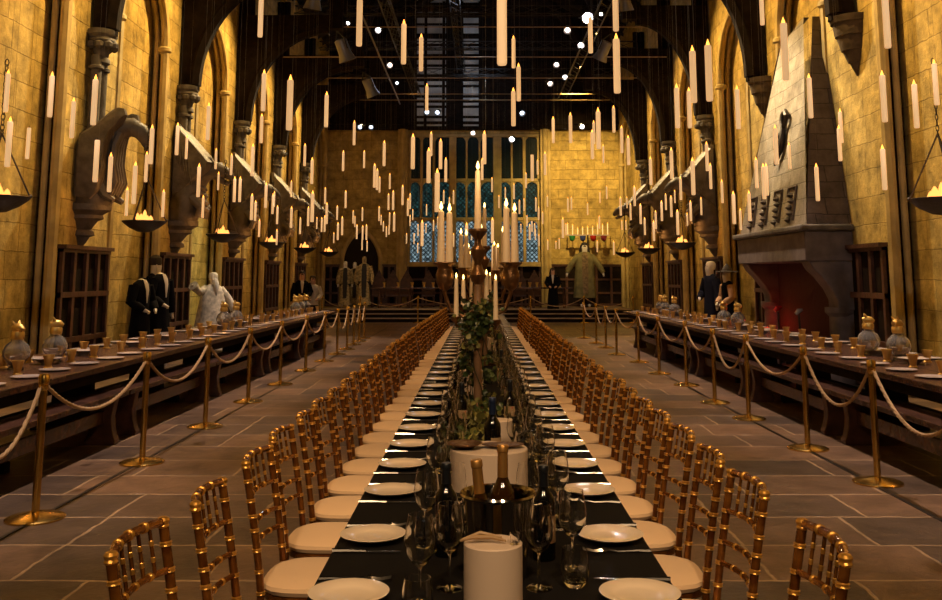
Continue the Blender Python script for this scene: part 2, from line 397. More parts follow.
for k in range(-3, 5):
    for s, W, st in ((-1, WL, L0), (1, WR, R0)):
        p = st + PER*k
        if p < 4: continue
        wainscot(p+.0+.10, p+PW-.05, 2.02, lambda u, d, z, s=s, W=W: (s*(W-d), u, z), 4, 3, 0, .08)
# ------------------------------------------------------------------ columns, trusses
def truss(s, W, y, corbel):
    pl = []
    x0, zb = W-.05, 5.55
    cx, top = 3.9, 7.95
    n = 14
    inner = [(cx + (x0-.25-cx)*math.cos(PI/2*i/n), zb + (top-zb)*math.sin(PI/2*i/n)) for i in range(n+1)]
    out = [(x0, zb)] + inner + [(3.55, top), (3.55, top+.35), (x0, top+.35)]
    mb = MB(); mb.prism([(s*a, b) for a, b in out], 1, y-.13, y+.13)
    # ribs on both faces, following the curve
    for off in (0, .22, .44):
        path = [(s*(a+off*.9), y, b+off*.45) for a, b in inner if a+off*.9 < x0]
        if len(path) > 2: mb.tube(path, .13 if off == 0 else .06, 6, flat=1.4)
    for dx in (.06, .26): mb.tube([(s*(x0-dx), y, zb-.1), (s*(x0-dx), y, 10)], .10, 8)
    # upper post and arched brace to the collar
    mb.box(*sorted((s*3.55, s*3.9)), y-.14, y+.14, top+.2, 11.2)
    up = [(3.6*math.cos(PI/2*i/n), 8.4+3.6*math.sin(PI/2*i/n)) for i in range(n+1)]
    mb.tube([(s*a, y, b) for a, b in up], .16, 6)
    mb.tube([(s*6.3, y, 10.2), (0, y, 14.6)], .14, 4)
    mb.tube([(s*3.6, y, 11.1), (0, y, 11.1)], .12, 4)
    o = mb.build('roof_truss', M['oak_dark']); struct(o)
def capital(s, W, y):
    mb = MB(); prof = [(.10,0),(.17,.02),(.17,.08),(.13,.12),(.15,.2),(.20,.3),(.27,.38),(.25,.43),(.29,.47),(.29,.55)]
    rings = [(r, z) for r, z in prof]
    mb.lathe(rings, (s*(W-.16), y, 4.97), 18, sx=.80, sy=.95)
    for k in range(9):   # carved leaf lumps round the bell
        a = PI*2*k/9; mb.lathe([(.02,-.07),(.07,-.03),(.075,.03),(.02,.08)], (s*(W-.16)+.2*math.cos(a), y+.20*math.sin(a), 5.27), 7)
    for dy in (-.12, .12):
        mb.tube([(s*(W-.14), y+dy, 3.0), (s*(W-.14), y+dy, 5.1)], .085, 12)
        mb.lathe([(.085,0),(.12,.02),(.12,.06),(.085,.08)], (s*(W-.14), y+dy, 4.86), 12)
    struct(mb.build('wall_shaft', M['grey_stone']))
def wedge(s, W, y):
    mb = MB(); WM = M['corbel_stone']
    for z0, z1, a0, a1 in ((5.4,5.5,.36,.38),(5.2,5.4,.30,.33),(4.98,5.2,.22,.28),(4.8,4.98,.13,.20),(4.6,4.8,.02,.11)):
        n = 8; pts0 = [(s*(W - a0*math.sin(PI*i/n)), y - a0*math.cos(PI*i/n)*.9, z0) for i in range(n+1)]; pts1 = [(s*(W - a1*math.sin(PI*i/n)), y - a1*math.cos(PI*i/n)*.9, z1) for i in range(n+1)]
        m = n+1; mb.add(pts0+pts1, [tuple(range(m)), tuple(range(m, 2*m))] + [(i, i+1, m+i+1, m+i) for i in range(n)] + [(0, m, 2*m-1, m-1)])
    struct(mb.build('truss_corbel', WM, bevel=.02))
for k in range(-2, 5):
    for s, W, st in ((-1, WL, L0), (1, WR, R0)):
        yc = st + PER*k + (CL if s < 0 else CR)
        fp = s == 1 and k in (0, 1)
        truss(s, W, yc, fp)
        (wedge if fp else capital)(s, W, yc)
# tie rods across the hall
for y, yy in ((27, 23.6), (57, 26.8), (78, 29.6), (94, 32.4), (100, 34.2)):
    Z = at_y(480, y, yy).z
    tag(MB().tube([(-5.8, yy, Z), (5.5, yy, Z)], .014, 6).build('tie_rod', M['pipe']), 'thin horizontal rod spanning the dark roof, %s from the top of the view' % ordn([27,57,78,94,100].index(y)), 'rod', 'horizontal rods across the roof')
# ------------------------------------------------------------------ statues and braziers
def plate_blob(mb, pts, y, th):   # rounded plate: outline in xz
    c = Vector((sum(p[0] for p in pts)/len(pts), 0, sum(p[1] for p in pts)/len(pts)))
    n = len(pts); rings = []
    for sc_, dy in ((.82, -th), (1, -th*.4), (1, th*.4), (.82, th)):
        rings.append([(c.x + (p[0]-c.x)*sc_, y+dy, c.z + (p[1]-c.z)*sc_) for p in pts])
    vs = sum(rings, []); fs = [tuple(range(n)), tuple(range(3*n, 4*n))]
    for i in range(3):
        for k in range(n): fs.append((i*n+k, i*n+(k+1) % n, (i+1)*n+(k+1) % n, (i+1)*n+k))
    mb.add(vs, fs)
def corbel_mb():
    mb = MB()
    mb.lathe([(.03,-.74),(.10,-.66),(.16,-.56),(.24,-.54),(.22,-.47),(.17,-.44),(.28,-.30),(.38,-.26),(.36,-.2),(.42,-.16),(.50,-.12),(.50,-.02),(.46,0)], (0,0,0), 10, sx=1.0, sy=.66)
    return mb
def eagle():
    r = empty('winged_statue', (0,0,0))
    b = MB()
    b.tube([(.18,0,-.02),(.22,0,.35),(.26,0,.75),(.36,0,1.08),(.55,0,1.27),(.78,0,1.30),(.93,0,1.22),(1.01,0,1.10),(1.04,0,1.00)], [.30,.34,.32,.26,.20,.16,.14,.11,.07], 14)
    b.tube([(.98,0,1.15),(1.09,0,1.05),(1.11,0,.94),(1.07,0,.86)], [.08,.06,.04,.012], 8)   # hooked beak
    b.tube([(.97,0,1.03),(1.02,0,.95),(1.0,0,.9)], [.04,.03,.01], 6)
    for k, y in enumerate((-.2,-.1,0,.1,.2)):   # long breast feathers sweeping down
        b.tube([(.62,y*.7,1.18),(.56,y,.95),(.55,y*1.1,.65),(.62,y*1.1,.35),(.55,y,.12)], [.07,.06,.05,.045,.02], 6)
    for y in (-.2,.2): b.tube([(.35,y,.3),(.45,y,.12),(.6,y,.03)], [.12,.08,.05], 7)
    b.build('body', M['statue'], r); r.scale = (.93,.93,.93)
    for s in (-1, 1):
        w = MB(); pts = [(0,.10),(-.02,.6),(.0,1.0),(.03,1.14),(.2,1.24),(.42,1.42),(.56,1.54),(.66,1.58),(.75,1.56),(.78,1.46),(.72,1.36),(.58,1.22),(.50,1.02),(.47,.75),(.46,.45),(.40,.2),(.25,.05)]
        plate_blob(w, pts, s*.30, .13)
        w.build('wing', M['statue'], r)
    corbel_mb().build('corbel', M['statue'], r)
    return r
def beast():
    r = empty('winged_statue', (0,0,0))
    b = MB()
    b.tube([(.15,0,-.02),(.20,0,.3),(.28,0,.6),(.42,0,.85),(.6,0,.98),(.76,0,1.02),(.90,0,1.02),(1.02,0,.97),(1.12,0,.90),(1.17,0,.84)], [.30,.36,.33,.25,.19,.17,.17,.12,.085,.05], 14)
    b.tube([(.84,0,.92),(.96,0,.80),(1.08,0,.74),(1.12,0,.77)], [.10,.06,.045,.02], 8)   # lower jaw
    for y in (-.1,.1):
        b.tube([(.80,y,1.12),(.72,y*1.8,1.26),(.6,y*2.2,1.28)], [.05,.035,.01], 6)
        b.tube([(1.02,y*.7,.86),(1.08,y*1.1,.93)], [.02,.006], 5)
        b.tube([(.4,y*2,.45),(.6,y*2.2,.25),(.55,y*2.2,.05)], [.13,.09,.07], 8)
    for k in range(4): b.tube([(.50+.02*k,-.26,.72-.14*k),(.60+.02*k,0,.62-.14*k),(.50+.02*k,.26,.72-.14*k)], [.03,.06,.03], 6)
    b.build('body', M['statue'], r)
    for s in (-1, 1):
        w = MB(); pts = [(-.02,.35),(-.02,1.2),(.0,1.95),(.07,1.97),(.36,1.66),(.66,1.32),(.80,1.16),(.74,1.02),(.50,.80),(.25,.5)]
        plate_blob(w, pts, s*.17, .15)
        for k in range(5): w.tube([(.05+.07*k, s*.315, 1.75-.13*k), (.12+.06*k, s*.325, 1.3-.09*k), (.22+.05*k, s*.30, .85-.04*k)], [.02,.025,.012], 5)
        w.build('wing', M['statue'], r)
    corbel_mb().build('corbel', M['statue'], r)
    return r
def brazier():
    r = empty('hanging_brazier', (0,0,0))
    b = MB(); b.lathe([(.02,-.14),(.10,-.13),(.22,-.07),(.31,0),(.335,.03),(.32,.035),(.29,.01),(.2,-.05),(.0,-.08)], (0,0,0), 24, cap=False)
    b.build('bowl', M['iron'], r)
    c = MB()
    for k in range(3):
        a = 2*PI*k/3 + .4; c.tube([(.32*math.cos(a), .32*math.sin(a), .03), (0,0,.72)], .010, 5)
        c.lathe([(.01,-.02),(.025,0),(.01,.02)], (.32*math.cos(a), .32*math.sin(a), .045), 6)
    n = 14
    for k in range(n): c.tube([(.018*math.cos(t+(PI/2 if k%2 else 0)*0)*(1 if k%2 else .3), .018*math.cos(t)*(0.3 if k%2 else 1), .72+.06*k+.04*math.sin(t)) for t in [2*PI*j/8 for j in range(8)]], .006, 4, closed=True)
    c.build('chain', M['iron'], r)
    f = MB()
    for k in range(7):
        a = 2*PI*k/7; rr = .0 if k == 0 else .09
        h = random.uniform(.11,.20)*(1.5 if k == 0 else 1)
        f.lathe([(.05,-.05),(.065,0),(.05,.04),(.025,h*.8),(.003,h)], (rr*math.cos(a)*1.2, rr*math.sin(a), 0), 8)
    f.build('flames', M['fire'], r)
    return r
EA = eagle(); BE = beast(); BR = brazier(); used = {}
def place(proto, loc, rz, label, cat, group):
    if proto.name not in used: used[proto.name] = 1; o = proto
    else: o = copy_tree(proto)
    o.location = loc; o.rotation_euler = (0,0,rz); tag(o, label, cat, group); return o
for k in range(-1, 5):
    yc = L0 + PER*k + CL
    nmz = ['nearest the near corner', 'nearest', 'second', 'third', 'fourth', 'fifth'][k+1]
    if k >= 0:
        place(EA if k == 0 else BE, (-WL+.02, yc-.05, 2.74), 0,
          ('hunched stone bird statue with hooked beak and raised wings on left wall corbel' if k == 0 else 'stone winged beast statue on left wall, %s along from the hooked-beak bird' % ['first','second','third','fourth'][k-1]), 'statue', None if k == 0 else 'winged beasts along the left wall')
    place(BR, (-5.17, yc-.25, 2.42), 0, 'black iron fire bowl hanging by left wall, %s from the front' % ordn(k+1), 'brazier', 'hanging fire bowls')
for k in (-1, 2, 3, 4):
    yc = R0 + PER*k + CR
    if k >= 0: place(BE, (WR-.02, yc, 2.82), PI, 'stone winged beast statue on right wall, %s beyond the fireplace' % ordn(k-2), 'statue', 'winged beasts along the right wall')
    place(BR, (4.84, yc-.2+(.6 if k < 0 else 0), 2.38), 0, 'black iron fire bowl hanging by right wall, %s from the front' % ordn([-1,2,3,4].index(k)), 'brazier', 'hanging fire bowls')
# ------------------------------------------------------------------ fireplace
fr = empty('fireplace', (WR, 16.15, 0)); tag(fr, 'great stone fireplace with tapering hood and red-lit hearth on right wall', 'fireplace')
yn, yf2 = 14.3-16.15, 18.0-16.15; o = -.70
hd = MB(); hd.add([(0,yn,2.36),(o,yn,2.36),(o,yf2,2.36),(0,yf2,2.36),(0,-.50,6.05),(-.10,-.50,6.05),(-.10,.75,5.85),(0,.75,5.85)],
  [(0,1,2,3),(4,5,6,7),(1,2,6,5)]); h = hd.build('hood', M['hood'], fr, smooth=False)
MB().add([(0,yn,2.36),(o,yn,2.36),(-.12,-.98,5.93),(0,-.98,5.93),(0,yf2,2.36),(o,yf2,2.36),(-.12,.78,5.83),(0,.78,5.83)], [(0,1,2,3),(4,5,6,7)]).build('hood_side', M['hood_shade'], fr, smooth=False)
MB().box(o-.12, 0, yn-.1, yf2+.1, 2.30, 2.40).build('mantel_shelf', M['grey_stone'], fr, bevel=.03)
MB().box(o-.04, 0, yn-.02, yf2+.02, 1.84, 2.30).build('mantel_beam', M['mantel'], fr, bevel=.02)
for yy in (yn+.2, yf2-.2):
    j = MB(); j.prism([(0,1.84),(o+.02,1.84),(o+.08,1.72),(o+.2,1.6),(o+.34,1.42),(o+.42,1.25),(o+.42,1.1),(0,1.1)], 1, yy-.2, yy+.2)
    j.build('corbel_bracket', M['mantel'], fr, bevel=.02)
    j = MB(); j.lathe([(.24,0),(.24,.15),(.17,.22),(.16,1.0),(.22,1.06),(.22,1.14)], (o+.52, yy, 0), 14); j.box(o+.55, 0, yy-.16, yy+.16, 0, 1.1)
    j.build('jamb_column', M['mantel'], fr)
MB().box(-.12, .0, yn+.1, yf2-.1, 0, 1.84).build('fireback', M['fireback_red'], fr, smooth=False)
g = MB()
for k in range(5): g.box(-.45, -.1, -.7+.3*k, -.66+.3*k, .12, .2)
for yy in (-.85,.85): g.box(-.5,-.45,yy-.03,yy+.03,0,.6); g.lathe([(.02,0),(.06,.04),(.02,.1)], (-.475, yy, .6), 8)
g.build('fire_grate', M['iron'], fr)
# carved niches and iron scroll on the sloping hood face
def hoodpt(yy, z, out=.0):
    t = (z-2.36)/(5.9-2.36); return Vector((o + (-.12-o)*t - out, yy, z))
for k in range(4):
    y0 = -1.2 + .72*k; n = MB()
    for a, b in (((y0,2.5),(y0,3.05)), ((y0,3.05),(y0+.38,3.05)), ((y0+.38,3.05),(y0+.38,2.9))): n.tube([hoodpt(a[0],a[1],.01), hoodpt(b[0],b[1],.01)], .022, 4)
    for j in range(5): 
        p = hoodpt(y0+.2+.03*(-1)**j, 2.52+.10*j, .01); n.lathe([(.02,-.05),(.075,0),(.02,.05)], p, 7)
    n.build('carved_niche', M['hood_shade'], fr)
MB().tube([hoodpt(-.25+a*.8, b*.75+.75, .05) for a, b in ((.30,4.35),(.12,4.45),(-.08,4.62),(-.14,4.8),(.0,4.92),(.14,4.85),(.14,4.68),(.02,4.5),(.0,4.3),(.05,4.05),(.2,3.85),(.3,3.7))], [.015,.03,.04,.05,.05,.05,.045,.05,.06,.06,.04,.02], 7).build('iron_scroll', M['iron'], fr)
# two small standing candlesticks by the hearth, seen over the table
# ------------------------------------------------------------------ stanchions and ropes
def stanchion():
    r = empty('rope_stanchion', (0,0,0))
    MB().lathe([(.19,0),(.19,.012),(.17,.022),(.09,.035),(.035,.05)], n=32).build('base', M['brass'], r)
    MB().lathe([(.026,.04),(.026,.87)], n=16).build('pole', M['brass'], r)
    c = MB().lathe([(.026,.84),(.034,.85),(.034,.87),(.028,.875),(.034,.88),(.036,.93),(.028,.945)], n=16)
    c.build('cap', M['brass'], r)
    h = MB()
    for s in (-1, 1): h.tube([(0, s*.03, .872), (0, s*.055, .876), (0, s*.06, .86)], .007, 6)
    h.build('hook', M['brass'], r); return r
ST = stanchion()
Lpx = [(-62,575,1),(35,519,0),(142,463,0),(205,427,0),(248,402,0),(280,384.7,0),(305.5,371,0),(324,361.5,0),(337,354.5,0),(347,349.5,0),(353.5,345,0),(359,341.5,0),(364,338.5,0)]
Rpx = [(985,540,1),(878,483,0),(808,449,0),(749,419,0),(715,403,0),(686.7,385.5,0),(659.5,374,0),(639,362.5,0),(616.8,354.8,0),(606,348,0),(596.5,343.5,0),(584,338.3,0)]
def rope(a, b, sag, label, grp):
    n = 20; pts = []
    for i in range(n+1):
        t = i/n; p = a.lerp(b, t); p.z -= sag*4*t*(1-t); pts.append(p)
    mb = MB()
    for ph in range(3):   # three strands twisted together
        q = []
        m = n*4; L = (b-a).length
        for i in range(m+1):
            t = i/m; p = a.lerp(b, t); p.z -= sag*4*t*(1-t)
            ang = L*t/.055*2*PI/3 + ph*2*PI/3
            q.append(p + Vector((math.cos(ang), 0, math.sin(ang)))*.0070)
        mb.tube(q, .0085, 5)
    r = mb.build('barrier_rope', M['rope']); tag(r, label, 'rope', grp)
for side, px in (('left', Lpx), ('right', Rpx)):
    pos = [at_z(x, y, 0) for x, y, _ in px]
    nvis = 0
    for i, p in enumerate(pos):
        if px[i][2] == 0:
            place(ST, p, 0, 'brass rope post in %s aisle, %s from the front' % (side, ordn(nvis)), 'stanchion', 'brass posts along the aisles'); nvis += 1
        else:
            place(ST, p, 0, 'brass rope post just outside the %s edge, carrying the nearest rope' % side, 'stanchion', 'brass posts along the aisles')
        if i: 
            a = pos[i-1] + Vector((0,.05,.86)); b = p + Vector((0,-.05,.86)); L = (b-a).length
            rope(a, b, min(.36, .26 if L > 1.5 else .42), 'cream twisted rope of the %s aisle, %s from the front' % (side, ordn(i-1)), 'twisted ropes along the aisles')
DB = [at_y(x, 300, 33.3) for x in (322, 360, 418, 530.5, 584, 633)]
for i, p in enumerate(DB):
    q = Vector((p.x, 33.3, 0))
    place(ST, q, PI/2, 'brass rope post before the dais steps, %s from the left wall' % ordn(i), 'stanchion', 'brass posts before the dais')
    if i: rope(Vector((DB[i-1].x+.05,33.3,.86)), Vector((q.x-.05,33.3,.86)), .28, 'slack rope before the dais steps, %s from the left wall' % ordn(i-1), 'ropes before the dais')
# dark strip laid on the floor in place of the open cable slot
for s, nm in ((-1,'left'), (1,'right')):
    X = -2.96 if s < 0 else 3.06
    tag(MB().box(X-.014, X+.014, 2, 30, .0, .006).build('floor_slot', M['rig'], smooth=False), 'thin black floor slot under the %s row of brass posts' % nm, 'floor slot')
# ------------------------------------------------------------------ side tables and benches
def side_table(s, name):
    xa, xb = 3.66, 5.0
    r = empty('long_table', (s*4.33, 15.5, 0)); tag(r, 'long dark oak dining table laid with plates beside the %s wall' % name, 'table')
    y0, y1 = 5.2-15.5, 24.2-15.5
    t = MB(); hw = (xb-xa)/2
    for k in range(5): t.box(-hw+k*hw*.4, -hw+(k+1)*hw*.4-.004, y0, y1, .685, .74)
    t.build('tabletop', M['oak_table'], r, smooth=False, bevel=.006)
    MB().box(-hw+.12, -hw+.16, y0+.1, y1-.1, .57, .685).build('apron', M['oak_dark'], r, smooth=False)
    MB().box(hw-.16, hw-.12, y0+.1, y1-.1, .57, .685).build('apron', M['oak_dark'], r, smooth=False)
    k = y0 + .6
    while k < y1:
        l = MB(); l.prism([(-.42,0),(.42,0),(.42,.08),(.22,.14),(.2,.5),(.4,.6),(.4,.685),(-.4,.685),(-.4,.6),(-.2,.5),(-.22,.14),(-.42,.08)], 1, k-.05, k+.05)
        l.build('trestle', M['oak_dark'], r, smooth=False); k += 2.2
    MB().box(-.04, .04, y0+.6, y1-.6, .22, .34).build('stretcher', M['oak_dark'], r, smooth=False)
    ends = [6.5 + 3.1*i for i in range(-1, 6)]
    for side_, xc in (('aisle', 3.66),):
        for i in range(len(ends)-1):
            b = empty('bench', (s*xc, (ends[i]+ends[i+1])/2, 0)); L = 1.535
            bt = MB().box(-.15, .15, -L, L, .43, .48); bt.build('seat', M['oak_table'], b, smooth=False, bevel=.006)
            MB().box(-.025, .025, -L+.3, L-.3, .2, .32).build('stretcher', M['oak_table'], b, smooth=False)
            for e in (-1, 1):
                l = MB(); l.prism([(-.14,0),(.14,0),(.15,.04),(.13,.08),(.11,.16),(.10,.26),(.12,.38),(.13,.43),(-.13,.43),(-.12,.38),(-.10,.26),(-.11,.16),(-.13,.08),(-.15,.04)], 1, e*(L-.26)-.055, e*(L-.26)+.055)
                l.build('leg', M['oak'], b, bevel=.006)
            tag(b, 'dark oak bench on the %s side of the %s long table, %s from the front' % (side_, name, ordn(i)), 'bench', 'oak benches at the side tables')
side_table(-1, 'left'); side_table(1, 'right')
def lathe_obj(name, prof, m, n=20, cap=False): return MB().lathe(prof, n=n, cap=cap).build(name, m)
PLATE = lathe_obj('plate', [(0,.004),(.055,.004),(.07,.006),(.105,.017),(.108,.021),(.104,.022),(.07,.012),(.055,.009),(0,.009)], M['china'], 40)
PEWT = lathe_obj('pewter_plate', [(0,.003),(.09,.003),(.14,.014),(.142,.018),(.09,.008),(0,.007)], M['pewter'], 28)
GOB = lathe_obj('goblet', [(0,0),(.042,0),(.042,.010),(.030,.018),(.033,.05),(.044,.09),(.054,.125),(.050,.125),(.038,.07),(.0,.035)], M['gold'], 16)
def flagon():
    r = empty('flagon', (0,0,0))
    MB().lathe([(0,0),(.06,0),(.065,.01),(.045,.03),(.075,.06),(.105,.11),(.11,.15),(.09,.20),(.05,.235),(.042,.26),(.038,.26),(.045,.23),(.082,.19),(.10,.15),(.095,.11),(.04,.05),(0,.04)], n=24, cap=False).build('flask', M['decanter'], r)
    s = MB(); s.lathe([(.05,.25),(.055,.265),(.055,.30),(.045,.315)], n=14)
    s.tube([(-.045,0,.335),(-.01,0,.345),(.03,0,.34),(.06,0,.325)], [.03,.04,.034,.018], 10)   # beast-head stopper
    for y in (-.025,.025): s.tube([(-.015,y,.37),(-.03,y*1.5,.405)], [.016,.004], 6)
    for y in (-.02,.02): s.tube([(.04,y,.32),(.055,y*1.3,.345)], [.008,.002], 5)
    s.build('stopper', M['gold'], r); r.scale = (1.12,1.12,1.12); return r
FL = flagon()
for s, nm in ((-1,'left'), (1,'right')):
    for row, xp, xg in (('aisle', 3.92, 4.14), ('wall', 4.76, 4.55)):
        n = 0; y = 7.6
        while y < 24:
            jit = random.uniform(-.03,.03)
            place(PEWT, (s*(xp+jit), y, .74), 0, 'pewter plate on the %s long table, %s side, %s from the front' % (nm, row, ordn(n)), 'plate', 'pewter plates on the side tables')
            place(GOB, (s*(xg+random.uniform(-.04,.04)), y+.26+random.uniform(-.05,.05), .74), 0, 'small gold goblet on the %s long table, %s side, %s from the front' % (nm, row, ordn(n)), 'goblet', 'gold goblets on the side tables')
            n += 1; y += .62
    ff = [8.95, 9.75, 16.1, 16.9, 22.3, 22.9, 23.6] if s < 0 else [9.9, 10.65, 16.0, 16.9, 21.2, 22.2, 22.8]
    for i, y in enumerate(ff):
        place(FL, (s*4.36, y, .74), random.uniform(-.6,.6), 'glass flagon with gold animal-head stopper on %s table, %s from the front' % (nm, ordn(i)), 'flagon', 'glass flagons on the side tables')
# silver serving dishes between
DISH = lathe_obj('serving_bowl', [(0,0),(.05,0),(.055,.012),(.12,.05),(.15,.06),(.115,.045),(0,.015)], M['pewter'], 24)
for s, nm in ((-1,'left'), (1,'right')):
    for i in range(12):
        place(DISH, (s*(4.36+.03*(-1)**i), 7.9+1.32*i + (.3 if abs(7.9+1.32*i-9.3) < .8 else 0), .74), 0, 'shallow silver bowl down the middle of the %s table, %s from the front' % (nm, ordn(i)), 'bowl', 'silver bowls on the side tables')
# ------------------------------------------------------------------ banquet table
TX = .038; TW = .50; TY0, TY1 = 1.6, 22.0
bt = empty('banquet_table', (TX, (TY0+TY1)/2, 0)); tag(bt, 'very long banquet table under black cloth down the middle of the hall', 'table')
hl = (TY1-TY0)/2
MB().box(-TW+.01, TW-.01, -hl+.01, hl-.01, .715, .745).build('tabletop', M['oak'], bt, smooth=False)
for k in range(9):
    yy = -hl + .4 + (2*hl-.8)/8*k
    MB().tube([(-.3, yy, .0), (-.3, yy, .715)], .02, 8).tube([(.3, yy, 0), (.3, yy, .715)], .02, 8).tube([(-.3,yy,.1),(.3,yy,.1)], .015, 6).build('leg_frame', M['iron'], bt)
cl = MB(); NY = 240; rows = []
for i in range(NY+1):
    y = TY0 + (TY1-TY0)*i/NY; w = .012*math.sin(i*1.7) + .008*math.sin(i*.63)
    sec = [(-TW-.012+w*.7, .56), (-TW-.008+w*.3, .66), (-TW-.002, .746), (-TW+.008, .752), (TW-.008, .752), (TW+.002, .746), (TW+.008-w*.3, .66), (TW+.012-w*.7, .56)]
    rows.append([(TX+a, y, b) for a, b in sec])
vs = sum(rows, []); fs = [(i*8+k, i*8+k+1, (i+1)*8+k+1, (i+1)*8+k) for i in range(NY) for k in range(7)]
fs += [tuple(range(2,6)), tuple(NY*8+k for k in range(2,6))]
tc_ = cl.add(vs, fs).build('tablecloth', M['cloth']); tag(tc_, 'plain black cloth covering the long central banquet table', 'tablecloth')
TT = .753
# chiavari chairs
def ring(mb, p, d, r, n):
    d = d.normalized(); mb.second(True); mb.tube([p-d*.0075, p-d*.0045, p-d*.0005, p+d*.0005, p+d*.0045, p+d*.0075], [r*.98, r*1.30, r*1.12, r*1.12, r*1.30, r*.98], n); mb.second(False)
def bamboo(mb, p0, p1, r, n=10, every=.11):
    p0, p1 = Vector(p0), Vector(p1); L = (p1-p0).length; k = max(1, int(L/every))
    mb.tube([p0, p1], r, n)
    for i in range(1, k): ring(mb, p0.lerp(p1, i/k), p1-p0, r, n)
def curved(mb, y0, y1, xa, bow, z, r, n=8):
    pts = []; rad = []
    for i in range(13):
        t = i/12; y = y0 + (y1-y0)*t; pts.append(Vector((xa - bow*4*t*(1-t), y, z + .006*math.sin(PI*t)))); rad.append(r)
    mb.tube(pts, rad, n)
    if z > .6 or True:
        for i in (3,6,9): ring(mb, pts[i], pts[i+1]-pts[i-1], r, n)
def bx_(z): return -.175 - .01*max(0, (z-.45)/.2) - .052*max(0, (z-.45)/.47)**1.3
def chair(full=True):
    r = empty('chiavari_chair', (0,0,0)); n = 10 if full else 5
    P = {}
    def part(name):
        if full: return MB()
        return P.setdefault('frame', MB())
    def done(mb, name):
        if full: mb.build(name, M['gold_chair'], r, mat2=M['gold_ring'])
    for s in (-1, 1):
        m = part('back_post'); pts = [Vector((bx_(z), s*.172, z)) for z in [.05*q for q in range(19)]]
        m.tube(pts, .0142, n)
        for z in (.12,.24,.36,.45,.525,.60,.67,.72,.775,.845): ring(m, Vector((bx_(z), s*.172, z)), Vector((-.06,0,1)), .0142, n)
        m.second(True); m.lathe([(.014,-.012),(.018,-.006),(.015,0),(.018,.005),(.019,.010),(.014,.017),(.002,.020)], (bx_(.9), s*.172, .900), n); m.second(False)
        done(m, 'back_post')
        m = part('front_leg'); bamboo(m, (.175, s*.175, 0), (.165, s*.17, .42), .015, n); done(m, 'front_leg')
        if full: m = part('stretcher'); bamboo(m, (-.175, s*.178, .2), (.17, s*.17, .2), .009, 8); bamboo(m, (-.175, s*.178, .28), (.17, s*.17, .28), .009, 8); done(m, 'stretcher')
    m = part('seat_frame'); m.lathe([(.185,0),(.2,.004),(.2,.028),(.185,.034)], (-.005,0,.405), 4 if not full else 20, sx=1, sy=1.0)
    done(m, 'seat_frame')
    for z, nm in ((.905,'top_rail'),(.775,'back_rail'),(.67,'back_rail'),(.60,'back_rail')):
        m = part(nm); curved(m, -.166, .166, bx_(z), .028, z, .0125 if z > .9 else .0095, 8 if full else 4); done(m, nm)
    for k in range(5 if full else 4):
        t = (k+1)/6 if full else (k+1)/5; y = -.166+.332*t; b = .028*4*t*(1-t)
        m = part('spindle'); bamboo(m, (bx_(.775)-b, y, .775), (bx_(.905)-b, y, .905), .0055, 6 if full else 4, .034 if full else .2); done(m, 'spindle')
    if not full: P['frame'].build('frame', M['gold_chair'], r, mat2=M['gold_ring'])
    c = MB(); prof = [(.165,0),(.192,.006),(.203,.022),(.200,.036),(.17,.047),(.10,.055),(.0,.058)]
    N = 28 if full else 12; vs = []
    for rr, z in prof:
        for k in range(N):
            a = 2*PI*k/N; e = 3.2; ca, sa = math.cos(a), math.sin(a); q = (abs(ca)**e + abs(sa)**e)**(-1/e)
            vs.append((rr*ca*q*.97, rr*sa*q*.97, .435+z))
    fs = [(i*N+k, i*N+(k+1)%N, (i+1)*N+(k+1)%N, (i+1)*N+k) for i in range(len(prof)-1) for k in range(N)] + [tuple(range(N))[::-1]]
    c.add(vs, fs).build('seat_cushion', M['cushion'], r)
    return r
CH = chair(True); CF = chair(False); CF.name = 'chiavari_chair.900'
ZS = [2.62, 3.19, 3.83, 4.35, 4.86]
while ZS[-1] < 21.0: ZS.append(ZS[-1] + .503)
def fork():
    mb = MB(); mb.tube([(.10,0,.004),(.06,0,.006),(.0,0,.004),(-.03,0,.009),(-.05,0,.008)], [.0075,.006,.004,.0055,.012], 8, flat=.0+1)
    for k in range(4): mb.tube([(-.05, -.0105+.007*k, .008), (-.075, -.0105+.007*k, .006), (-.105, -.0105+.007*k, .012)], .0018, 4)
    return mb.build('fork', M['silver'])
def knife():
    mb = MB(); mb.tube([(.105,0,.005),(.06,0,.006),(.0,0,.005)], [.0085,.0075,.005], 8)
    mb.prism([(.0,-.006),(-.09,-.009),(-.11,0),(-.10,.007),(0,.006)], 2, .003, .006); return mb.build('knife', M['silver'])
FK, KN = fork(), knife()
WINE = lathe_obj('wine_glass', [(0,.0),(.036,.0),(.036,.0025),(.012,.006),(.0042,.012),(.0038,.085),(.006,.093),(.022,.104),(.038,.130),(.0425,.158),(.038,.195),(.032,.225),(.0308,.225),(.0365,.195),(.041,.158),(.0365,.131),(.020,.107),(0,.101)], M['glass'], 24)
TUMB = lathe_obj('tumbler', [(0,0),(.026,0),(.034,.012),(.040,.035),(.039,.07),(.034,.10),(.0325,.10),(.037,.07),(.038,.036),(.031,.016),(0,.010)], M['glass'], 24)
WINE.name = 'wine_glass'
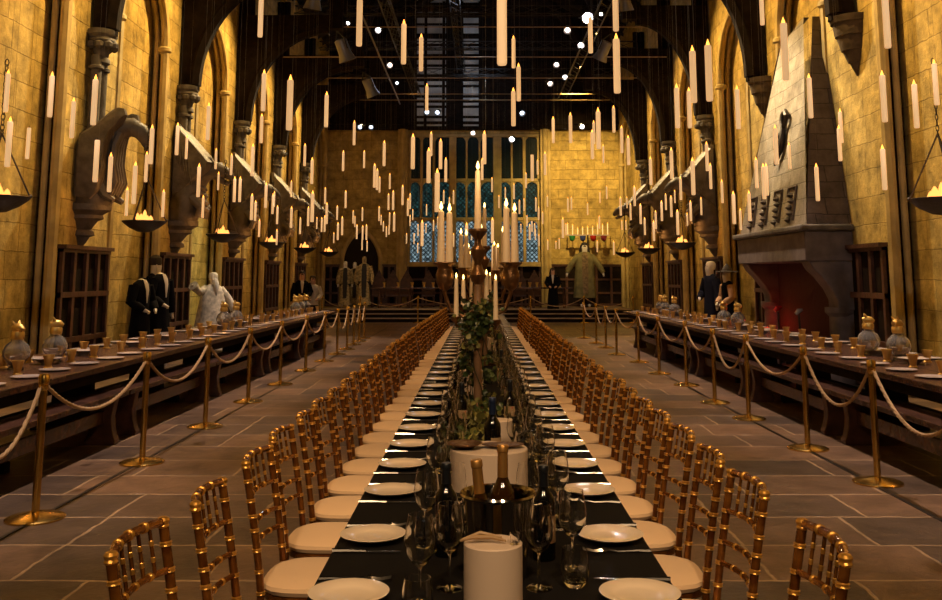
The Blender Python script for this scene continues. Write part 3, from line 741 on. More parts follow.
for side, s in (('left', -1), ('right', 1)):
    for i, y in enumerate(ZS):
        jy = random.uniform(-.015,.015) if i > 2 else 0; ja = random.uniform(-.05,.05)
        bxp = -.632 + (max(0, i-22)*.008) + random.uniform(-.015,.015) if s < 0 else .672 + random.uniform(-.015,.015)
        if i == 0 and s < 0: bxp -= .045
        if i == 1 and s > 0: jy = .11
        if i == 2 and s < 0: jy = -.04; bxp += .02
        if i == 1 and s < 0: jy = -.02
        rz = (0 if s < 0 else PI) + ja
        place(CH if i < 13 else CF, (bxp, y+jy, 0), rz, 'gilt bamboo-style chair with cream seat, %s from the front, %s side of banquet table' % (ordn(i), side), 'chair', 'gilt chairs along the banquet table')
        px = TX + s*.387
        place(PLATE, (px, y, TT), 0, 'white plate %s from the front, %s side of the banquet table' % (ordn(i), side), 'plate', 'white plates on the banquet table')
        nearer, further = (KN, FK) if s < 0 else (FK, KN)
        for pr, dy, w in ((nearer, -.15, 'near'), (further, .15, 'far')):
            a = 0 if s > 0 else PI
            nm = 'steel fork' if pr is FK else 'steel knife'
            place(pr, (px + s*.005, y+dy, TT), a + random.uniform(-.06,.06), '%s beside the %s white plate on the %s side' % (nm, ordn(i), side), 'fork' if pr is FK else 'knife', 'cutlery on the banquet table')
        j = lambda a=.012: random.uniform(-a, a)
        x1, x2, x3 = (-.095, -.165, -.165) if s < 0 else (.165, .265, .275)
        place(WINE, (x1+j(), y+.08+j(), TT), 0, 'wine glass nearer the table middle by the %s plate, %s side' % (ordn(i), side), 'wine glass', 'wine glasses on the banquet table')
        place(WINE, (x2+j(), y+(-.03 if s < 0 else .26)+j(), TT), 0, 'wine glass closer to the %s plate on the %s side' % (ordn(i), side), 'wine glass', 'wine glasses on the banquet table')
        place(TUMB, (x3+j(), y+(-.14 if s < 0 else .12)+j(), TT), 0, 'water tumbler by the %s plate on the %s side' % (ordn(i), side), 'tumbler', 'water tumblers on the banquet table')
# bottles
def bottle(body, foil, lab, stripe=False, neck=0, zs=1):
    r = empty('wine_bottle', (0,0,0))
    MB().lathe([(0,.0),(.034,.0),(.037,.006),(.037,.19-neck),(.034,.208-neck),(.022,.228-neck),(.0155,.245-neck),(.014,.30),(.0155,.303),(.0155,.315),(0,.315)], n=24, cap=False).build('glass_body', body, r)
    MB().lathe([(.0158,.246-neck),(.0152,.296),(.017,.298),(.017,.315),(.015,.3175),(0,.3175)], n=20, cap=False).build('foil', foil, r)
    l = MB(); vs = []; N = 14
    for z in (.06, .15):
        for k in range(N+1):
            a = -.2 + 2.2*k/N; vs.append((.0376*math.cos(a-PI/2), .0376*math.sin(a-PI/2), z))
    l.add(vs, [(k, k+1, N+2+k, N+1+k) for k in range(N)]).build('label', lab, r)
    if stripe:
        MB().add([(.0382*math.cos(a-PI/2), .0382*math.sin(a-PI/2), z) for a, z in ((.9,.07),(1.1,.07),(1.5,.145),(1.3,.145))], [(0,1,2,3)]).build('label_stripe', M['label_red'], r)
    return r
BR1 = bottle(M['wine'], M['foil_black'], M['label'], True); BR1.scale = (.95,.95,.86)
BA = bottle(M['amber'], M['foil_gold'], M['label'], neck=.02); BB = bottle(M['wine'], M['foil_blue'], M['label'])
place(BR1, (-.105, 3.02, TT), 2.4, 'dark red wine bottle left of the ice bucket', 'bottle', 'dark wine bottles')
place(BR1, (.195, 2.98, TT), .7, 'dark wine bottle with red-striped label right of the ice bucket', 'bottle', 'dark wine bottles')
for i, (x, y) in enumerate(((-.10,5.25),(.17,5.4),(-.06,7.4),(.17,7.6),(-.08,9.6),(.18,9.8),(-.08,12),(.18,12.2))):
    place(BR1, (x, y, TT), random.uniform(-2,2), 'dark wine bottle down the table middle, %s beyond the ice bucket' % ordn(i), 'bottle', 'dark wine bottles')
place(BB, (.055, 4.25, TT), 0, 'wine bottle with blue-black foil behind the wide white stand', 'bottle', 'dark wine bottles')
# ice bucket with bottles
ib = empty('ice_bucket', (.052, 2.80, TT)); tag(ib, 'polished steel ice bucket holding two amber bottles behind the near white stand', 'ice bucket')
MB().lathe([(0,0),(.075,0),(.078,.006),(.09,.10),(.104,.19),(.109,.198),(.106,.203),(.10,.192),(.086,.10),(.072,.012),(0,.012)], n=40, cap=False).build('bucket', M['chrome'], ib); ib.scale = (1.02,1.02,1.16)
for s in (-1,1): MB().tube([(s*.1, .0, .165),(s*.122,.0,.17),(s*.127,0,.145),(s*.118,0,.12),(s*.094,0,.125)], .006, 8).build('handle', M['chrome'], ib)
b1 = place(BA, (.022, 2.77, TT+.014), .4, 'gold-capped bottle leaning at front of the ice bucket', 'bottle', 'gold-capped bottles in the bucket')
b2 = place(BA, (.066, 2.84, TT+.040), 1.9, 'taller amber bottle with bronze foil at back of the ice bucket', 'bottle', 'gold-capped bottles in the bucket')
b1.rotation_euler = (-.03,-.10,.4); b2.rotation_euler = (-.03,.02,.5)
# white drum stands
def drum(x, y, r, h, label):
    o_ = MB().lathe([(0,0),(r,0),(r,h-.003),(r-.003,h),(0,h)], (0,0,0), 48, cap=False).build('display_stand', M['drum'], loc=(x, y, TT)); tag(o_, label, 'display stand', 'white cylindrical stands'); return o_
drum(.033, 2.47, .074, .185, 'narrow white cylindrical stand nearest the camera before the ice bucket')
drum(.035, 3.80, .152, .182, 'wide white cylindrical stand behind the ice bucket')
drum(.095, 4.75, .062, .15, 'small white cylindrical stand beyond the wide one')
drum(-.06, 6.9, .085, .18, 'white cylindrical stand past the first leafy candelabrum')
drum(.03, 10.6, .1, .18, 'far white cylindrical stand near the second leafy candelabrum')
# things on the stands
tg = MB(); tg.tube([(-.06,.0,.0),(-.03,.01,.006),(.02,.012,.006),(.055,.0,.0)], [.003,.006,.006,.003], 8); tg.tube([(-.055,.0,.003),(-.01,.02,.014),(.045,.012,.006)], [.003,.005,.003], 6)
tag(tg.build('serving_tongs', M['tong_wood'], loc=(.01, 2.45, TT+.185+.008)), 'brown wooden serving tongs lying on the nearest white stand', 'tongs')
tag(MB().lathe([(0,0),(.012,0),(.013,.026),(.0115,.026),(.010,.004),(0,.004)], n=16, cap=False).build('votive_cup', M['glass'], loc=(.087, 2.45, TT+.186)), 'tiny glass votive cup on the edge of the nearest white stand', 'votive')
tag(MB().lathe([(0,0),(.03,0),(.05,.012),(.072,.02),(.07,.022),(.03,.006),(0,.005)], n=24, cap=False).build('gold_dish', M['bronze'], loc=(-.06, 3.78, TT+.183)), 'shallow gold dish on the left of the wide white stand', 'dish')
tag(MB().lathe([(0,0),(.03,0),(.06,.006),(.085,.012),(.083,.014),(.03,.005),(0,.005)], n=24, cap=False, sx=1, sy=.6).build('gold_dish', M['bronze'], loc=(.09, 3.80, TT+.183)), 'flat oval gold dish on the right of the wide white stand', 'dish')
# leafy candelabra
def leafmb(mb, p, size, d, up):
    d = d.normalized(); a = d.cross(up)
    if a.length < .1: a = Vector((1,0,0))
    a.normalize(); n = a.cross(d)
    P_ = [(0,0,0),(.22,.30,.06),(.55,.42,.03),(.8,.22,-.05),(1,0,-.14),(.8,-.22,-.05),(.55,-.42,.03),(.22,-.30,.06),(.5,0,-.04)]
    vs = [p + d*size*q[0] + a*size*q[1] + n*size*q[2] for q in P_]
    mb.add(vs, [(0,1,2,8),(8,2,3,4),(8,4,5,6),(0,8,6,7)])
def rv(): return Vector((random.gauss(0,1), random.gauss(0,1), random.gauss(0,1)))
def taper(parent, x, y, z, L, r, big=True):
    MB().lathe([(r*1.12,0),(r*.95,L*.5),(r*.78,L*.97),(r*.3,L)], (x,y,z), 12).build('candle', M['wax_big'], parent)
    fl = .055 if big else .032
    MB().lathe([(.002,0),(fl*.2,fl*.25),(fl*.17,fl*.5),(fl*.08,fl*.8),(.001,fl)], (x,y,z+L+.002), 8).build('flame', M['flame_white'], parent)
def candelabrum(x, y, k, label):
    r = empty('candelabrum', (x, y, TT)); tag(r, label, 'candelabrum', 'leafy candelabra down the banquet table')
    MB().lathe([(.11,0),(.11,.015),(.07,.03),(.035,.05),(.024,.08)], n=20).build('base', M['bronze'], r)
    MB().lathe([(.026,.05),(.026,.60),(.034,.61),(.034,.64),(.026,.66),(.024,.80)], n=14).build('stem', M['wood_post'], r)
    MB().lathe([(.02,.80),(.04,.82),(.055,.86),(.03,.90),(.022,.94),(.045,.99),(.05,1.02),(.022,1.05),(.02,1.08),(.05,1.12),(.062,1.135),(.06,1.15),(.02,1.152)], n=18).build('crown_holder', M['bronze'], r)
    taper(r, 0, 0, 1.15, .38, .021)
    for s in (-1, 1):
        MB().tube([(0,0,.66),(s*.09,0,.60),(s*.17,0,.64),(s*.208,0,.74),(s*.208,0,.80)], [.014,.013,.012,.012,.02], 8).build('arm', M['bronze'], r)
        MB().lathe([(.012,.76),(.04,.78),(.055,.82),(.058,.86),(.045,.90),(.05,.915),(.078,.935),(.076,.94),(.04,.92),(.01,.91)], (s*.208,0,0), 18, cap=False).build('bowl', M['bronze'], r)
        taper(r, s*.208-.026, .0, .92, .36+.01*s, .024); taper(r, s*.208+.027, .01, .92, .34, .024)
    for dx, dy, L, z in ((-.135,-.03,.24,.60),(-.092,.06,.17,.66),(.055,.06,.16,.70),(.112,-.03,.25,.58)):
        MB().tube([(0,0,.52),(dx*.6,dy*.6,.50),(dx,dy,z-.05),(dx,dy,z-.02)], .008, 6).build('arm', M['bronze'], r)
        MB().lathe([(.008,-.04),(.03,-.02),(.034,0),(.03,.004),(.01,0)], (dx,dy,z), 12).build('candle_cup', M['bronze'], r)
        taper(r, dx, dy, z, L, .015, False)
    for nm, m_, n_ in (('foliage', 'leaf', 520), ('foliage', 'leaf_pale', 130)):
        lm = MB(); random.seed(k*10 + n_)
        for i in range(n_):
            u = random.random()
            if u < .42: c0 = Vector((random.gauss(0,.055), random.gauss(0,.06), random.gauss(.60,.05)))
            elif u < .78:
                z = random.uniform(.02, .6); a = z*9 + random.gauss(0,.5); rr = .05 + random.uniform(0,.05); c0 = Vector((rr*math.cos(a), rr*math.sin(a), z))
            else:
                a = random.uniform(0, 2*PI); rr = random.uniform(.05,.17); c0 = Vector((rr*math.cos(a)*.8, rr*math.sin(a)*1.3, random.uniform(.02,.10)))
            c0.z = max(c0.z, .045); leafmb(lm, c0, random.uniform(.026,.05), rv() + Vector((c0.x*6, c0.y*6, -.3)), rv())
        for q in range(3):
            z0 = .6; path = [(.035*math.cos(q*2+t*7), .035*math.sin(q*2+t*7), z0*(1-t)+.03) for t in [i/24 for i in range(25)]]; lm.tube(path, .003, 4)
        tag(lm.build(nm, M[m_], r, smooth=False), kind='stuff', label='dark green ivy leaves' if m_ == 'leaf' else 'pale yellow-green leaves')
    return r
candelabrum(-.014, 5.95, 1, 'tall leafy candelabrum with five big tapers nearest on the banquet table')
candelabrum(.045, 9.3, 2, 'second leafy candelabrum behind the tallest one on the banquet table')
candelabrum(.02, 13.2, 3, 'third leafy candelabrum down the banquet table')
candelabrum(.05, 17.4, 4, 'farthest leafy candelabrum on the banquet table')
random.seed(11)
# greenery lying on the table near the nearest candelabrum
for i, (x, y) in enumerate(((-.03,4.45),(-.09,4.75),(.0,5.3),(.06,7.7))):
    lm = MB()
    for q in range(70):
        c0 = Vector((random.gauss(0,.05), random.gauss(0,.12), random.uniform(.01,.10))); leafmb(lm, c0, random.uniform(.03,.06), rv(), rv())
    o_ = lm.build('ivy_sprig', M['leaf' if i % 2 else 'leaf_pale'], loc=(x, y, TT), smooth=False); tag(o_, ['pale leafy sprig behind the wide white stand','dark ivy sprig just before the nearest candelabrum','pale sprig at foot of the nearest candelabrum','dark ivy sprig beyond the nearest candelabrum'][i], 'greenery', kind='stuff')
# ------------------------------------------------------------------ floating candles
CD = [(5.5,69,112),(49.5,71,117),(71.5,97,138),(93,74,125),(7,116,167),(27,124,159),(95,135,182),(109,152,192),(150.5,124,164),(145.5,151,182),(133.5,161,204),(126,187,216),(162.5,189,217),(176.5,122,155),(186,135,159),(207.5,102,140),(215.5,148,169),(231,153,175),(198,163,197),(202.5,195,218),(234,176,202),(239.5,176,202),(218,172,190),
(260,-8,37),(359,-6,46),(263,69,111),(261,113,143),(289,74,130),(326,91,127),(354,120,145),(403.5,19,64),(421,33,71),(426.7,83,111),(252,143,176),(304.5,143,166),(412.7,133,169),(431,131,156),(440.5,138,169),(384,140,166),(343,150,171),(364,150,168),(428.5,147,183),(311.7,157,184),(312,190,222),(251.3,193,220),(255,200,221),(265.5,182,208),(270,193,214),(274,191,207),(277,205,224),(259,219,237),(276.5,229,245),(291,180,197),(291,206,228),(300,217,234),(308,206,226),(325,187,204),(326.5,202,224),(324.5,215,232),(321.5,217,232),(316.7,217,229),(337,205,220),(337.7,222,240),(333.7,232.5,243),(342,216,235),(345.5,190,208),(374.3,163,187.5),(377,168,190),(379.5,176,192.5),(389.7,173,189),(353,210,223.5),(362.3,207,221),(354.8,215.5,227),(356.7,224,239),(362.5,225,240),(366.3,224,240),(362,238,250),(367,240.5,251.5),(379,206,221),(381,214.7,225),(383.3,221,231.5),(386.3,226,237),(389,224,234.7),(388.4,193,210),(393,190,210),(402.5,184.5,205),(410,193,209),(389.5,212,225),(394,211.5,231.5),(407.8,198,216),(412.7,209,220),(410,214.7,226),(406.5,233,243.5),(418,224,236),(414,233,244),(417.7,242.7,253),(437,168,212),(445.7,157,182),(426.5,204,215.5),(422,219.5,246),(433.5,219.5,231),(437.7,216.5,229),(426,224,233),(443.7,190,204),(453.5,190,204),(449.3,197,208),(453.5,233,247),
(466.5,222,250),(471.5,229,240),(464.5,243,262),(492.5,217,243),(493,244,268),(497,244,266),(485.5,244.5,253),(505.3,187,199),(511.5,183,199),(499,195,208),(519.5,199.5,214),(524,198,211),(502,203,214),(512.5,223,237),(536,197,211.5),(538.7,206,220),(521,224,233),(529.8,224,240),(532,221,232),(534.7,223,236),(535.4,229,240),(527,215,226),(547.5,195,207),(542.7,211,224),(547.8,239.5,250),(556,241,249),(559.3,238,249),(539,234,246),
(484.4,130,164),(482.2,157.5,180),(492,177,192),(513.5,87,126),(553.4,116,143),(545.2,151,175),(537.6,159,174.5),(526,172,188),(532.3,151.6,180.5),(502,-22,65),(513.6,35,68),(518.7,62.5,101),(590.7,13,53),(616,-20,31),(617.3,32.5,93),(570.7,112,143),(598.7,107,149),(594,120,144),(592.5,129,159),(603.5,144,163),(614,105,132.5),(622,125,153),(628.7,134.6,165),(677.8,83,128),(690,86.6,128),(694,45,102.6),(672,147,179),(651,156,185),(693.5,157,195),(606.8,185,199),(620.8,196,215.5),(634.7,185,206),(627,196.5,208),(630.7,203,220),(568,197,212),(571.5,196,210),(587.7,202,215),(600,191,203),(599.5,215,229),(563,217,238),(566,223,235),(613.9,240.5,255),(597.3,240,252),(622,220,230),(626,220,230),(640.8,203,224),(645,217,235),(656,210,229),(654,220,241),(662,200,221),(666,193,210),(671.5,195,217),(675,190,203),(681,176,200),(678,209,235),(691,200,221),(687.5,213,226),
(707.4,141,171),(711,162.5,189),(722.5,179,203),(701.5,197,215),(734.4,190.5,224),(750,190,221),(741,208,230),(757,156.5,188),(738.5,84.6,129),(762.5,-15,25),(786,16.5,80),(709.8,38.7,101),(811,73,118),(776.7,124,164.5),(790,142,169),(841.7,108,143),(840.5,124.6,161),(885,69.7,122),(917,79,128),(888,-12,48),(937,58.7,105),(885,144,190),(764.5,162.7,199),(767.3,162.7,195.5),(818,162.7,201)]
REG = [(0,60,'at the far left edge'),(60,172,'around the hooked-beak bird statue'),(172,248,'around the second left statue'),(248,330,'before the far left bays'),(330,372,'above the far left doorway'),(372,408,'left of the tall window'),(408,452,"before the window's left lights"),(452,500,'before the middle window lights'),(500,542,"before the window's right lights"),(542,585,'just right of the tall window'),(585,640,'above the giant olive-coated figure'),(640,700,'before the far right bays'),(700,772,'beside the fireplace hood, far side'),(772,860,'across the fireplace hood'),(860,943,'before the near right wall')]
def floatc(px, y0, y1, label, tilt=0):
    L = y1 - y0; z = min(33.0, max(4.6, .40*FE/ max(L, 1)))
    X = (px-VPX)/FE*z
    lim = 4.5
    if abs(X) > lim: z *= lim/abs(X)
    top = at_y(px, y0, z); bot = at_y(px, y1, z); Lw = top.z - bot.z
    w = min(.027, max(.016, .055*Lw))
    if (px,y0) in ((270,193),(511.5,183),(502,203)): px += 2.5; bot.x += 2.5/FE*z
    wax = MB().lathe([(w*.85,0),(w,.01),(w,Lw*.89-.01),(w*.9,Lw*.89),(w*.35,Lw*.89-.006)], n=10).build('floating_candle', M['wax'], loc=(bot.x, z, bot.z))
    fl = max(.05, Lw*.12)
    if (px, y0) not in ((27,124),(95,135),(532.3,151.6)):
        MB().lathe([(.003,0),(fl*.24,fl*.28),(fl*.2,fl*.5),(fl*.08,fl*.8),(.002,fl)], (0,0,Lw*.89-.008), 7).build('flame', M['flame'], wax)
    else:
        MB().lathe([(.003,0),(.003,.03)], (0,0,Lw*.89-.008), 5).build('wick', M['iron'], wax)
    MB().tube([(w*.6,0,Lw*.89), (w*.6,0,10.8-bot.z)], .0009, 3).build('hanging_wire', M['wire'], wax)
    tag(wax, label, 'candle', 'floating candles')
for a, b, nm in REG:
    c = sorted([q for q in CD if a <= q[0] < b], key=lambda q: q[1])
    for i, q in enumerate(c): floatc(*q, 'floating candle, %s highest of those %s' % (ordn(i), nm))
# ------------------------------------------------------------------ lamps of the lighting rig
def spotlamp(px, py, Y, rx, rz, m, label, size=1.0, glow=True):
    p = at_y(px, py, Y); r = empty('stage_light', p); r.rotation_euler = (rx, 0, rz); r.scale = (size,)*3
    MB().lathe([(.06,.28),(.10,.26),(.10,.05),(.14,-.08),(.13,-.08),(.09,.04)], n=16, cap=False).build('housing', M['rig_grey'] if not glow else M['rig'], r)
    MB().lathe([(0,.0),(.09,.0),(.09,.012),(0,.012)], n=16, cap=False).build('lens', m, r)
    MB().tube([(-.14,0,.1),(-.15,0,.28),(0,0,.42),(.15,0,.28),(.14,0,.1)], .012, 5).build('yoke', M['rig'], r)
    tag(r, label, 'stage light', 'stage lights in the roof'); return r
SP = [(340,6,26,'lamp_white',1.3,'bright round stage light high up left of the roof middle'),(348,23,28,'lamp_white',.7,'small lit stage light just under the brightest left one'),(378.5,30,27,'lamp_white',1.1,'lit stage light left of the two high roof candles'),(390,65,30,'lamp_warm',1.2,'warm stage light below the lit left lamps'),(397,83,31,'lamp_cool',.8,'faint bluish stage light lower left in the roof'),(360,127,33,'lamp_cool',1.1,'left one of two stage lights above the left doorway'),(371,127,33,'lamp_cool',1.1,'right one of two stage lights above the left doorway'),
(567.5,30,27,'lamp_warm',1.3,'warm stage light left of the starry one'),(556.5,64.5,29,'lamp_warm',1.2,'warm stage light below, topmost of the middle right pair'),(550,83.5,30,'lamp_warm',1.2,'warm stage light, lowest of the middle right pair'),(581,45,28,'lamp_white',1.2,'oval stage light under the starry lamp'),(565,77,30,'lamp_white',1.0,'small white stage light between the warm right ones'),(582,126.5,33,'lamp_white',1.1,'white stage light above the lit back wall'),(512,139,34,'lamp_white',1.3,'white stage light over the window right half'),(473,133,34,'lamp_warm',1.2,'pinkish stage light over the window middle'),(427,112,33,'lamp_cool',1.2,'left twin stage light above the window'),(437.5,112.5,33,'lamp_cool',1.2,'right twin stage light above the window'),(522,113,33,'lamp_cool',1.3,'bluish stage light above the window right end'),(601,14,24,'lamp_white',.6,'tiny stage light right of the starry lamp')]
for x, y, Y, m, sz, lb in SP: spotlamp(x, y, Y, -random.uniform(.9,1.2), random.uniform(-.25,.25), M[m], lb, sz*.62)
spotlamp(587, 18, 20, -1.3, .1, M['lamp_hot'], 'dazzling white stage light with starry glare high right of middle', .9)
for x, y, Y, rx, rz, lb in ((346,56,18,.4,-1.0,'unlit grey stage light aimed down left, below left roof candle'),(372,92,22,.5,-.9,'unlit grey stage light lower left near the rods'),(313,4,17,.3,.6,'unlit grey stage light at the top left of the roof'),(601,56,20,.5,.9,'unlit grey stage light right of the starry lamp'),(625,6,18,.3,-.4,'unlit dark stage light at the top right of the roof')):
    spotlamp(x, y, Y, rx, rz, M['rig'], lb, 1.25, glow=False)
# lighting trusses along the roof
def lattice(a, b, w=.3, label=''):
    a, b = Vector(a), Vector(b); d = b-a; n = int(d.length/.6); side = d.cross(Vector((0,0,1))).normalized()*w; up = Vector((0,0,w))
    mb = MB(); cs = [Vector((0,0,0)), side, side/2+up]
    for c in cs: mb.tube([a+c, b+c], .022, 5)
    for i in range(n):
        p = a + d*i/n; q = a + d*(i+1)/n
        for j in range(3): mb.tube([p+cs[j], q+cs[(j+1) % 3]], .010, 4)
    tag(mb.build('lighting_truss', M['rig']), label, 'truss', 'lighting trusses in the roof')
lattice((-2.6,14,8.6), (-2.6,36,8.6), .3, 'black lattice lighting truss left of the roof middle')
lattice((3.1,14,8.6), (3.1,36,8.6), .3, 'black lattice lighting truss right of the roof middle')
lattice((-.9,16,9.6), (-.9,36,9.6), .3, 'black lattice lighting truss at the roof middle')
for i, yy in enumerate((17.5, 21.5, 25.5, 29.5, 33.5)): lattice((-5.2,yy,8.9), (5.0,yy,8.9), .25, 'cross lighting truss in the dark roof, %s from the front' % ordn(i))
a = at_y(362, 15, 19); b = at_y(400, 104, 30)
tag(MB().tube([a, b], .022, 6).build('rig_pole', M['rig_grey']), 'slanting grey pole descending behind the upper left candles', 'pole')
# ------------------------------------------------------------------ figures
def figure(name, loc, rz, H, arms, label, cat, skin, robe=None, robe_prof=None, shirt=None, head=True, front=1, hair=None, hat=None, beard=None, lean=0, grp=None, legs=None, sleeves=True):
    """arms: two lists of (x,y,z) shoulder->elbow->wrist->hand, in units of H; figure faces -Y locally"""
    r = empty(name, loc, rz); tag(r, label, cat, grp)
    V = []; E = []; R = []
    def v(p, rad, par=None):
        V.append(tuple(c*H for c in p)); R.append(rad*H)
        if par is not None: E.append((par, len(V)-1))
        return len(V)-1
    pel = v((0,0,.52), .072); sp = v((0,-lean*.3,.62), .066, pel); chs = v((0,-lean*.7,.73), .080, sp); nk = v((0,-lean,.83), .032, chs)
    if head:
        h1 = v((0,-lean-.01,.885), .046, nk); h2 = v((0,-lean-.01,.935), .050, h1); h3 = v((0,-lean,.975), .035, h2); v((0,-lean-.058,.915), .010, h1)
    else: v((0,-lean,.86), .028, nk)
    for s, arm in ((-1, arms[0]), (1, arms[1])):
        p = v((s*.10,-lean*.7,.785), .025, chs)
        for q, rad in zip(arm, (.026,.019,.017,.012)):
            p = v((s*q[0], q[1], q[2]), rad, p)
        for k in range(4): v((V[p][0]/H + (k-1.5)*.007, V[p][1]/H-.006, V[p][2]/H-.03), .0045, p)
        v((V[p][0]/H - s*.014, V[p][1]/H-.01, V[p][2]/H-.012), .005, p)
    for s in (-1, 1):
        k1 = v((s*.05,0,.50), .050, pel); k2 = v((s*.055,-.005,.28), .034, k1); k3 = v((s*.055,.005,.05), .024, k2); v((s*.06,-.07,.018), .018, k3)
    me = bpy.data.meshes.new('body'); me.from_pydata(V, E, []); me.materials.append(skin)
    b = bpy.data.objects.new('body', me); C.objects.link(b); b.parent = r
    m = b.modifiers.new('skin', 'SKIN'); m.use_smooth_shade = True
    for i, sv in enumerate(me.skin_vertices[0].data): sv.radius = (R[i], R[i])
    me.skin_vertices[0].data[0].use_root = True
    b.modifiers.new('sub', 'SUBSURF').levels = 1; b.modifiers['sub'].render_levels = 2
    if robe:
        prof = robe_prof or [(.036,.032,.845),(.098,.052,.81),(.112,.066,.76),(.100,.066,.66),(.096,.066,.56),(.108,.08,.40),(.12,.09,.2),(.13,.10,.06)]
        n = 30; vs = []; mb = MB()
        for (a, c, z) in prof:
            for k in range(n):
                t = 2*PI*k/n; f = 1 + .09*math.sin(7*t)*(1 - min(1, z/.75))
                ly = -lean*max(0, (z-.5)/.33)
                vs.append((a*H*f*math.cos(t), ly*H + c*H*f*math.sin(t), z*H))
        mb.add(vs, [(i*n+k, i*n+(k+1)%n, (i+1)*n+(k+1)%n, (i+1)*n+k) for i in range(len(prof)-1) for k in range(n)])
        mb.build('robe', robe, r)
        if sleeves:
            for s, arm in ((-1, arms[0]), (1, arms[1])):
                pts = [Vector((s*.098,-lean*.7,.785))*H] + [Vector((s*q[0],q[1],q[2]))*H for q in arm[:2]]
                e = pts[-1] + (pts[-1]-pts[-2])*.08
                MB().tube(pts[:-1] + [pts[-2].lerp(pts[-1], .5), e], [.050*H,.046*H,.044*H,(.062 if sleeves == 'wide' else .034)*H], 12).build('sleeve', robe if sleeves != 'tan' else M['tan'], r)
    if legs:
        lm = MB()
        for q in (-1, 1): lm.tube([Vector((q*.05,0,.5))*H, Vector((q*.056,-.003,.28))*H, Vector((q*.057,.005,.05))*H], [.062*H,.045*H,.038*H], 10)
        lm.build('trousers', legs, r)
    if shirt:
        mb = MB(); rows = [(.020,.845),(.028,.80),(.022,.75),(.014,.69),(.006,.63)] if front == 1 else [(.022,.845),(.040,.80),(.045,.72),(.045,.62),(.046,.52),(.044,.40),(.036,.2)]
        pf = robe_prof or [(.036,.032,.845),(.098,.052,.81),(.112,.066,.76),(.100,.066,.66),(.096,.066,.56),(.108,.08,.40),(.12,.09,.2)]
        def depth(z):
            for (a0,c0,z0),(a1,c1,z1) in zip(pf, pf[1:]):
                if z1 <= z <= z0: return c0 + (c1-c0)*(z0-z)/(z0-z1)
            return pf[-1][1] if z < .5 else pf[0][1]
        vs = []
        for w, z in rows:
            ly = -lean*max(0, (z-.5)/.33); d = depth(z)*1.10
            vs += [(-w*H, (ly-d)*H, z*H), (0, (ly-d-.005)*H, z*H), (w*H, (ly-d)*H, z*H)]
        back = [(x, y_+.012*H, z) for x, y_, z in vs]; k_ = len(vs)
        fs = [(i*3+j, i*3+j+1, i*3+4+j, i*3+3+j) for i in range(len(rows)-1) for j in range(2)]
        mb.add(vs+back, fs + [tuple(k_+i for i in f) for f in fs]); mb.build('shirt_front', shirt, r)
    if hair:
        mb = MB(); mb.lathe([(.046,-.01),(.056,.03),(.056,.06),(.040,.085),(.0,.092)], (0,.010*1,.90), 14, cap=False)
        if beard != 'none' and beard: pass
        for k in range(9 if hair == M['hair_dark'] and cat != 'person' else 0):
            a = PI*k/8; mb.tube([(.05*math.cos(a), .02+.03*math.sin(a), .94), (.066*math.cos(a), .02+.04*math.sin(a), .87), (.07*math.cos(a), .02+.035*math.sin(a), .80)], [.018,.022,.012], 6)
        mb.xf(Matrix.Scale(H, 4)); mb.xf(Matrix.Translation((0,-lean*H-.004*H,0))); mb.build('hair', hair, r)
    if beard:
        MB().tube([(0,(-lean-.055)*H,.895*H),(0,(-lean-.078)*H,.85*H),(0,(-lean-.092)*H,.78*H),(0,(-lean-.095)*H,.70*H)], [.030*H,.036*H,.028*H,.008*H], 10).build('beard', beard, r)
    if hat:
        kind, hm = hat
        if kind == 'pointed': MB().lathe([(.15,-.01),(.15,.0),(.065,.012),(.055,.04),(.03,.07),(.004,.10)], (0,0,0), 18).xf(Matrix.Translation((0,-lean*H,.955*H)) @ Matrix.Scale(H, 4)).build('hat', hm, r)
        elif kind == 'cap': MB().lathe([(.056,-.02),(.062,.02),(.058,.05),(.03,.075),(.004,.08)], (0,0,0), 16).xf(Matrix.Translation((0,(-lean)*H,.94*H)) @ Matrix.Scale(H, 4)).build('hat', hm, r)
        elif kind == 'hood': MB().lathe([(.09,-.10),(.075,-.05),(.066,.0),(.058,.03),(.02,.055),(.0,.058)], (0,.012,0), 16).xf(Matrix.Translation((0,(-lean)*H,.94*H)) @ Matrix.Scale(H, 4)).build('hood', hm, r)
    return r
AD = [(.14,0,.64),(.15,-.02,.50),(.15,-.03,.46)]          # arms down
AF = [(.15,-.01,.64),(.09,-.10,.57),(.05,-.13,.56)]       # hands folded in front
AO = [(.20,-.03,.66),(.27,-.06,.54),(.28,-.07,.50)]       # held away from the sides
AR = [(.19,-.03,.74),(.30,-.08,.82),(.33,-.09,.85)]       # raised outwards
Y1 = 16.2
def fx(px, Y): return (px-VPX)*Y/FE*1.005
figure('mannequin', (fx(140,16.2), 16.2, 0), 1.25, 1.84, (AF, AF), 'headless mannequin in black robe and white collar, nearer of the left pair', 'mannequin', M['mann'], M['robe_black'], shirt=M['white_cloth'], head=False, grp='black-robed mannequins by left wall')
figure('mannequin', (fx(159,17.0), 17.0, 0), 1.2, 1.96, (AF, AD), 'taller headless mannequin in black robe beside the wooden panel', 'mannequin', M['mann'], M['robe_black'], shirt=M['white_cloth'], head=False, grp='black-robed mannequins by left wall')
figure('mannequin', (fx(153,17.9), 17.9, 0), 1.2, 1.98, (AD, AD), 'mannequin with dark hat behind the black-robed pair by left wall', 'mannequin', M['mann'], M['robe_black'], head=True, hat=('cap', M['hair_dark']), grp='black-robed mannequins by left wall')
